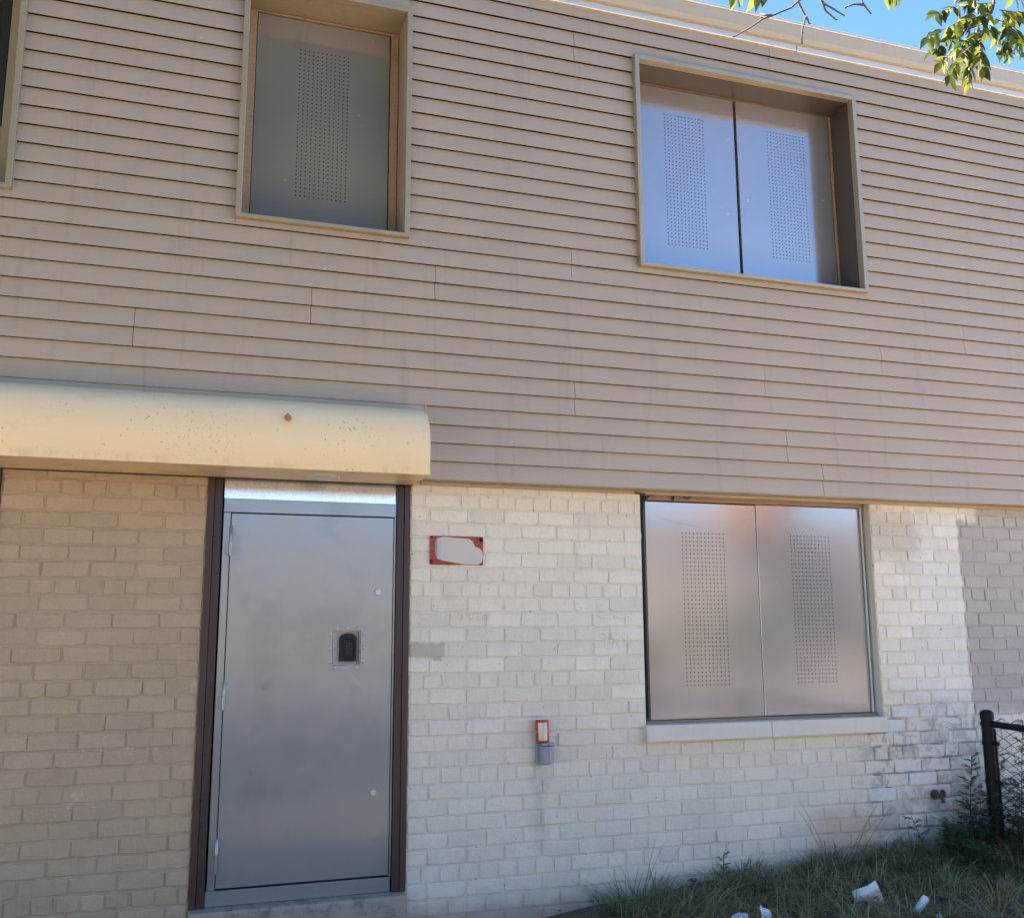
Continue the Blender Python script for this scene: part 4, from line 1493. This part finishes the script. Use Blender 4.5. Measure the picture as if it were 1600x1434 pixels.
# ------------------------------------------------------------------ litter
def sheet(mb, c, w, h, rot, amp, seed, n=9, cup=0.0):
    r = random.Random(seed)
    ph = [r.uniform(0, 6.28) for _ in range(6)]
    o = len(mb.v)
    for j in range(n):
        for i in range(n):
            u, v = i / (n - 1) - .5, j / (n - 1) - .5
            z = amp * (math.sin(5 * u + 3 * v + ph[0]) + .6 * math.sin(9 * v - 4 * u + ph[1]) + .5 * abs(math.sin(6 * u + ph[2]))) + cup * (u * u * 4)
            a = u * w * (1 + .12 * math.sin(7 * v + ph[3]))
            b = v * h * (1 + .12 * math.sin(6 * u + ph[4]))
            mb.v.append((a, b, z))
    for j in range(n - 1):
        for i in range(n - 1):
            mb.f.append((o + j * n + i, o + j * n + i + 1, o + (j + 1) * n + i + 1, o + (j + 1) * n + i))
    R = rot.to_matrix()
    for k in range(o, len(mb.v)):
        mb.v[k] = tuple(R @ Vector(mb.v[k]) + Vector(c))
    return mb


from mathutils import Euler
def gpt(x, y, dz=0.0):
    return (x, y, ground_h(x, y) + dz)


cw = MB().lathe([(.001, -.058), (.036, -.058), (.038, -.052), (.040, -.03), (.047, .02), (.055, .058), (.0575, .060), (.0535, .060), (.045, .02), (.036, -.05), (.001, -.052)], (0, 0, 0), 'z', 28)
Rm = Euler((math.radians(52), math.radians(58), math.radians(22))).to_matrix()
cc = Vector(gpt(3.60, -.49, .035))
cv_ = []
for p in cw.v:
    q_ = Vector(p) * 1.2
    q_.y *= .42
    q_.x *= 1.12
    q_.y += .016 * math.sin(q_.x * 42 + q_.z * 12)
    q_.x += .012 * max(0, q_.z) / .06 * math.sin(q_.z * 70 + 1)
    cv_.append(tuple(Rm @ q_ + cc))
cw.v = cv_
cw.smooth = 'all'
tag(obj('paper_cup', cw, M['paper'], fix=False), 'largest white crushed paper cup lying in the grass, below the spiky grass tuft', 'cup')
pm = MB()
sheet(pm, gpt(2.93, -.53, .045), .085, .08, Euler((math.radians(62), math.radians(34), math.radians(14))), .004, 15, 8, .01)
sheet(pm, gpt(2.985, -.53, .020), .07, .03, Euler((math.radians(40), math.radians(28), 0)), .003, 17, 6)
pm.smooth = 'all'
tag(obj('paper_scrap', pm, M['paper'], fix=False), 'small folded white paper scrap standing in the grass at the bottom edge', 'paper')
pc_ = gpt(3.86, -.60, .025)
cu = MB().lathe([(.019, -.052), (.0195, -.050), (.021, .050), (.022, .052), (.0195, .052), (.018, -.046)], (0, 0, 0), 'x', 20)
Rm = Euler((0, math.radians(-32), math.radians(14))).to_matrix()
cu.v = [tuple(Rm @ Vector(p) + Vector(pc_)) for p in cu.v]
cu.smooth = True
tag(obj('paper_cup', cu, M['paper']), 'slim white paper cup lying in the grass left of the brown leaf', 'cup')
pw = MB()
sheet(pw, gpt(2.79, -.53, .03), .09, .06, Euler((math.radians(45), 0, .2)), .010, 22, 12, .01)
pw.smooth = 'all'
tag(obj('plastic_wrap', pw, M['plastic'], fix=False), 'crumpled clear plastic wrapper in the grass left of the white scrap', 'wrapper')
pw = MB()
sheet(pw, gpt(3.86, -.72, .02), .075, .035, Euler((math.radians(50), math.radians(-25), .3)), .006, 25, 9, .01)
pw.smooth = 'all'
tag(obj('torn_wrapper', pw, M['paper'], fix=False), 'torn pale wrapper at the bottom edge below the white cup', 'wrapper')
dl = MB()
bm = bmesh.new()
bmesh.ops.create_icosphere(bm, subdivisions=3, radius=.045)
for v in bm.verts:
    s_ = 1 + .35 * math.sin(v.co.x * 130 + 1) * math.sin(v.co.z * 110) + .2 * math.sin(v.co.y * 160)
    v.co = Vector((v.co.x * s_, v.co.y * s_ * .7, v.co.z * s_))
bm.faces.ensure_lookup_table()
bmesh.ops.delete(bm, geom=[f_ for f_ in bm.faces if f_.calc_center_median().y > .012], context='FACES')
dl.bm(bm)
cc = gpt(4.46, -.58, .06)
dl.v = [(a + cc[0], b + cc[1], c + cc[2]) for a, b, c in dl.v]
dl.smooth = 'all'
tag(obj('dry_leaf', dl, M['dryleaf']), 'curled dry brown leaf in the grass at the right edge', 'leaf')

# ------------------------------------------------------------------ the overhanging tree
CAM = Vector((0, -5.262, H))
ray_m = np.array(R_)


def at(px, py, Y):
    """a point at depth Y along the direction in which the photo shows it"""
    d = Vector(R_ @ Vector(((px - 800) / 1531.757, 1, -(py - 717) / 1531.757)))
    return CAM + d * ((Y - CAM.y) / d.y)


TREE = empty('tree', (-3.0, -10.5, 0))
tag(TREE, 'tree whose leafy twigs hang into the sky at the top right corner', 'tree')
tk = MB().tube([(-3.0, -10.5, -.1), (-2.95, -10.45, 1.5), (-2.8, -10.3, 3.2), (-2.8, -10.2, 5.0), (-3.1, -10.1, 7.5), (-3.3, -10.0, 10.5)], [.30, .24, .21, .19, .13, .05], 14)
tk.smooth = 'all'
obj('trunk', tk, M['bark'], TREE)
limb_pts = [(-2.8, -10.2, 4.4), (-1.6, -9.3, 5.3), (0.1, -7.5, 5.4), (1.25, -5.6, 4.6), (1.75, -4.2, 3.9), (2.05, -3.5, 3.62)]
lb = MB().tube(limb_pts, [.11, .085, .06, .038, .018, .007], 9)
lb.tube([(1.25, -5.6, 4.6), (1.3, -4.7, 4.05), at(1290, -60, -3.6), at(1340, -45, -3.35)], [.02, .013, .007, .004], 7)
for tip in ((-8, -9, 9), (.8, -9.5, 9.5), (-4, -12.5, 9.5), (-1, -7.2, 10.5), (-5.5, -7.0, 8.4)):
    b0 = Vector((-2.85, -10.2, rnd.uniform(4.5, 7)))
    lb.tube([b0, b0.lerp(Vector(tip), .5) + Vector((0, 0, .4)), tip], [.09, .05, .015], 7)
lb.smooth = 'all'
obj('limbs', lb, M['bark'], TREE, fix=False)
# bare twigs
tw = [([(1262, -45), (1250, 0), (1237, 12), (1206, 25), (1192, 30), (1172, 44), (1147, 58)], -3.40),
      ([(1250, -5), (1247, 3), (1259, 27), (1253, 50), (1253, 69)], -3.38),
      ([(1283, -50), (1283, 0), (1290, 17), (1306, 31)], -3.5),
      ([(1284, 2), (1287, 6), (1303, 15), (1319, 25)], -3.49),
      ([(1370, -50), (1345, -2), (1350, 8), (1361, 22)], -3.45), ([(1350, 8), (1334, 7), (1320, 12)], -3.45),
      ([(1206, 25), (1196, 24), (1188, 22)], -3.40), ([(1259, 27), (1262, 31), (1264, 37)], -3.38)]
for pts, Y in tw:
    mb = MB()
    P = [at(a, b, Y + .01 * q) for q, (a, b) in enumerate(pts)]
    n = len(P)
    mb.tube(P, [.0034 * (1 - .6 * q / n) for q in range(n)], 6)
    for q in range(1, n):      # buds
        mb.tube([P[q], P[q] + Vector((rnd.uniform(-.006, .006), 0, rnd.uniform(-.004, .006)))], [.0024, .0008], 5)
    mb.smooth = 'all'
    obj('twig', mb, M['bark'], TREE, fix=False)


def leaf_mesh(var):
    r = random.Random(100 + var)
    mb = MB()
    n = 5
    bend = r.uniform(.05, .28)
    fold = r.uniform(.05, .3)
    prof = [.10, .72, 1.0, .80, .42, .02]
    rows = []
    for i in range(n + 1):
        t = i / n
        y = t - .02
        z = -bend * t * t
        w = .21 * prof[i]
        rows.append([(-w, y, z + fold * w), (0, y, z), (w, y, z + fold * w)])
    for rr in rows:
        mb.v += rr
    for i in range(n):
        a = 3 * i
        mb.f += [(a, a + 1, a + 4, a + 3), (a + 1, a + 2, a + 5, a + 4)]
    mb.smooth = 'all'
    return mb.mesh('leaf', (0, 0, 0), M['tree_leaf'], fix=False)


LEAF = [leaf_mesh(q) for q in range(5)]


def put_leaf(p, d, up, L):
    d = d.normalized()
    s_ = d.cross(up)
    if s_.length < 1e-3:
        s_ = Vector((1, 0, 0))
    s_.normalize()
    n_ = s_.cross(d)
    o = link('leaf', rnd.choice(LEAF), p, TREE)
    o.rotation_euler = Matrix((s_, d, n_)).transposed().to_euler()
    o.scale = (L * rnd.uniform(.9, 1.15), L, L)


rach = [((1556, 5), (1462, 20), -3.30, 11), ((1550, 22), (1450, 58), -3.36, 11), ((1542, 36), (1460, 78), -3.25, 11), ((1534, 50), (1470, 98), -3.34, 9),
        ((1528, 62), (1484, 118), -3.40, 9), ((1526, 70), (1512, 124), -3.30, 8), ((1530, 62), (1534, 108), -3.42, 8), ((1556, 30), (1606, 62), -3.28, 9),
        ((1562, 16), (1622, 36), -3.34, 9), ((1548, 40), (1562, 76), -3.22, 7), ((1566, 40), (1598, 82), -3.40, 9), ((1530, 2), (1478, -22), -3.36, 8),
        ((1580, -4), (1640, 12), -3.25, 8), ((1546, 44), (1500, 70), -3.20, 8), ((1570, 55), (1575, 80), -3.3, 6), ((1600, 20), (1650, 70), -3.3, 8), ((1520, 20), (1490, 50), -3.28, 7)]
tws = MB()
hub = at(1556, -30, -3.34)
main = [Vector(limb_pts[-1]), hub, at(1552, 10, -3.33), at(1540, 45, -3.32), at(1527, 72, -3.34)]
tws.tube(main, [.006, .0045, .0038, .003, .0016], 6)
for a, b, Y, n in rach:
    A, B = at(*a, -3.33), at(*b, Y)
    mid = A.lerp(B, .5) + Vector((0, 0, .012))
    P = [A, A.lerp(mid, .6), mid, mid.lerp(B, .5), B]
    tws.tube(P, [.0016, .0013, .0012, .001, .0006], 5, False)
    ax = (B - A).normalized()
    for k in range(n):
        t = (k + .6) / n
        p = A.lerp(mid, 2 * t) if t < .5 else mid.lerp(B, 2 * t - 1)
        for sgn in (-1, 1):
            if rnd.random() < .12:
                continue
            side = ax.cross(Vector((0, -1, .2))).normalized() * sgn
            d = side * rnd.uniform(.35, .8) + ax * rnd.uniform(.1, .5) + Vector((0, 0, -rnd.uniform(.45, .95))) + Vector((0, rnd.uniform(-.35, .35), 0))
            up = Vector((rnd.uniform(-.8, .8), rnd.uniform(-1, .2), rnd.uniform(.0, 1)))
            put_leaf(p, d, up, rnd.uniform(.034, .052))
    put_leaf(B, ax + Vector((0, 0, -.5)), Vector((0, -.6, .7)), .045)
for px, py, n in ((1150, -6, 3), (1186, -8, 3), (1388, -8, 4), (1250, -40, 2), (1400, -14, 2)):
    for k in range(n):
        p = at(px + rnd.uniform(-8, 8), py, -3.4)
        put_leaf(p, Vector((rnd.uniform(-.6, .6), rnd.uniform(-.3, .3), -1)), Vector((rnd.uniform(-.5, .5), -1, .3)), rnd.uniform(.034, .05))
tws.smooth = 'all'
obj('leafy_twigs', tws, M['bark'], TREE, fix=False)
# crown behind the camera
cr = MB()
clumps = []
for q in range(170):
    a, b = rnd.uniform(0, 6.28), rnd.uniform(-.9, 1)
    rr = rnd.uniform(.15, 1) ** .5
    c = Vector((-3.0 + 6.6 * rr * math.cos(a) * math.sqrt(1 - b * b * .8), -9.6 + 4.0 * rr * math.sin(a) * math.sqrt(1 - b * b * .8), 8.6 + 4.2 * b * rr))
    clumps.append((c, rnd.uniform(.6, 1.2)))
for q in range(34):
    clumps.append((Vector((rnd.gauss(1.3, .7), rnd.gauss(-8.8, .6), rnd.gauss(9.3, 1.0))), rnd.uniform(.6, 1.0)))
vv = []
for c, R0 in clumps:
    for k in range(400):
        d = Vector((rnd.gauss(0, 1), rnd.gauss(0, 1), rnd.gauss(0, .7)))
        d = d.normalized() * R0 * rnd.random() ** .4
        p = c + d
        if p.y > -5.8:
            continue
        lance(cr, p, Vector((rnd.gauss(0, 1), rnd.gauss(0, 1), rnd.gauss(-.3, .6))).normalized(), rnd.uniform(.16, .26), rnd.uniform(.06, .09), Vector((rnd.gauss(0, .5), rnd.gauss(0, .5), 1)).normalized())
o = obj('crown', cr, M['crown'], TREE, fix=False)
o['kind'] = 'stuff'

# ------------------------------------------------------------------ across the street (seen only as reflections and bounce light)
OP = empty('opposite_house', (8, -27, 0))
tag(OP, 'sunlit brick row house across the street, mirrored in the steel panels', 'house')
def far_house(o, xa, xb, hz, mat):
    ow = [(xa + 1.6 + 5.2 * q + dx, xa + 2.7 + 5.2 * q + dx, zz, zz + 1.3) for q in range(int((xb - xa - 2) / 5.2)) for dx in (0, 2.6) for zz in ((0.9, 3.4) if hz > 5 else (1.2,))]
    b = MB()
    for a, c, d, e in rects_minus(xa, xb, 0, hz, ow):
        b.box(a, c, -27.3, -27.0, d, e)
    obj('wall', b, mat, o)
    obj('panes', MB().box(xa, xb, -27.26, -27.2, 0, hz - .1), M['glass'], o)
    obj('roof', MB().box(xa - .2, xb + .2, -35, -26.7, hz, hz + .25), M['coping'], o)


far_house(OP, 10, 40, 5.6, M['opp'])
OP2 = empty('opposite_house', (-4, -27, 0))
tag(OP2, 'low sunlit brick house across the street, mirrored in the steel door', 'house')
far_house(OP2, -18, 9.7, 4.7, M['opp'])
hm = MB()
for q in range(3600):
    x = rnd.choice([rnd.gauss(18.4, 1.0), rnd.gauss(13.8, .7), rnd.gauss(26, 1.5)])
    hh = 2.7 if abs(x - 18.4) < 1.6 else 1.5
    p = Vector((x, rnd.uniform(-24.6, -23.6), rnd.uniform(0.05, max(.5, hh))))
    lance(hm, p, Vector((rnd.gauss(0, 1), rnd.gauss(0, 1), rnd.gauss(.2, .6))).normalized(), rnd.uniform(.22, .36), rnd.uniform(.08, .13), Vector((rnd.gauss(0, .5), rnd.gauss(0, .5), 1)).normalized())
tag(obj('hedge', hm, M['weed'], fix=False), 'dark hedge across the street, mirrored as a dim band in the lower window panels', 'hedge', kind='stuff')
AT = empty('autumn_tree', (20.2, -25.6, 0))
tag(AT, 'orange autumn tree across the street, mirrored as a glow atop the lower window', 'tree')
obj('trunk', MB().tube([(20.2, -25.6, 0), (20.2, -25.6, 2.5), (20.3, -25.6, 6.0)], [.16, .13, .05], 8), M['bark'], AT)
am = MB()
for q in range(4200):
    d = Vector((rnd.gauss(0, 1), rnd.gauss(0, 1), rnd.gauss(0, 1))).normalized() * rnd.random() ** .4
    p = Vector((19.7 + 1.45 * d.x, -25.4 + 1.2 * d.y, 6.6 + 1.6 * d.z))
    lance(am, p, Vector((rnd.gauss(0, 1), rnd.gauss(0, 1), rnd.gauss(0, .6))).normalized(), rnd.uniform(.2, .3), rnd.uniform(.07, .11), Vector((rnd.gauss(0, .5), rnd.gauss(0, .5), 1)).normalized())
o = obj('crown', am, M['autumn'], AT, fix=False)
o['kind'] = 'stuff'

SHADE_TREE = empty('tree', (-4.9, -3.7, 0))  # added out of frame to block skylight and darken the left wall
tag(SHADE_TREE, 'unseen tree added left of the picture to shade the tan brick', 'tree')
obj('trunk', MB().tube([(-4.9, -3.7, -.1), (-4.85, -3.7, 2.0), (-4.8, -3.65, 4.2), (-4.7, -3.6, 7.5)], [.2, .15, .12, .03], 10), M['bark'], SHADE_TREE)
lm = MB()
for q in range(70):
    d = Vector((rnd.gauss(0, 1), rnd.gauss(0, 1), rnd.gauss(0, 1))).normalized() * rnd.uniform(.2, 1) ** .5
    c = Vector((-4.9 + 2.6 * d.x, -3.7 + 2.1 * d.y, 5.6 + 3.2 * d.z))
    for k in range(190):
        p = c + Vector((rnd.gauss(0, 1), rnd.gauss(0, 1), rnd.gauss(0, 1))).normalized() * .75 * rnd.random() ** .4
        if p.x > -1.9 or p.y > -.8:
            continue
        lance(lm, p, Vector((rnd.gauss(0, 1), rnd.gauss(0, 1), rnd.gauss(-.3, .6))).normalized(), rnd.uniform(.15, .24), rnd.uniform(.05, .08), Vector((rnd.gauss(0, .5), rnd.gauss(0, .5), 1)).normalized())
o = obj('crown', lm, M['crown'], SHADE_TREE, fix=False)
o['kind'] = 'stuff'
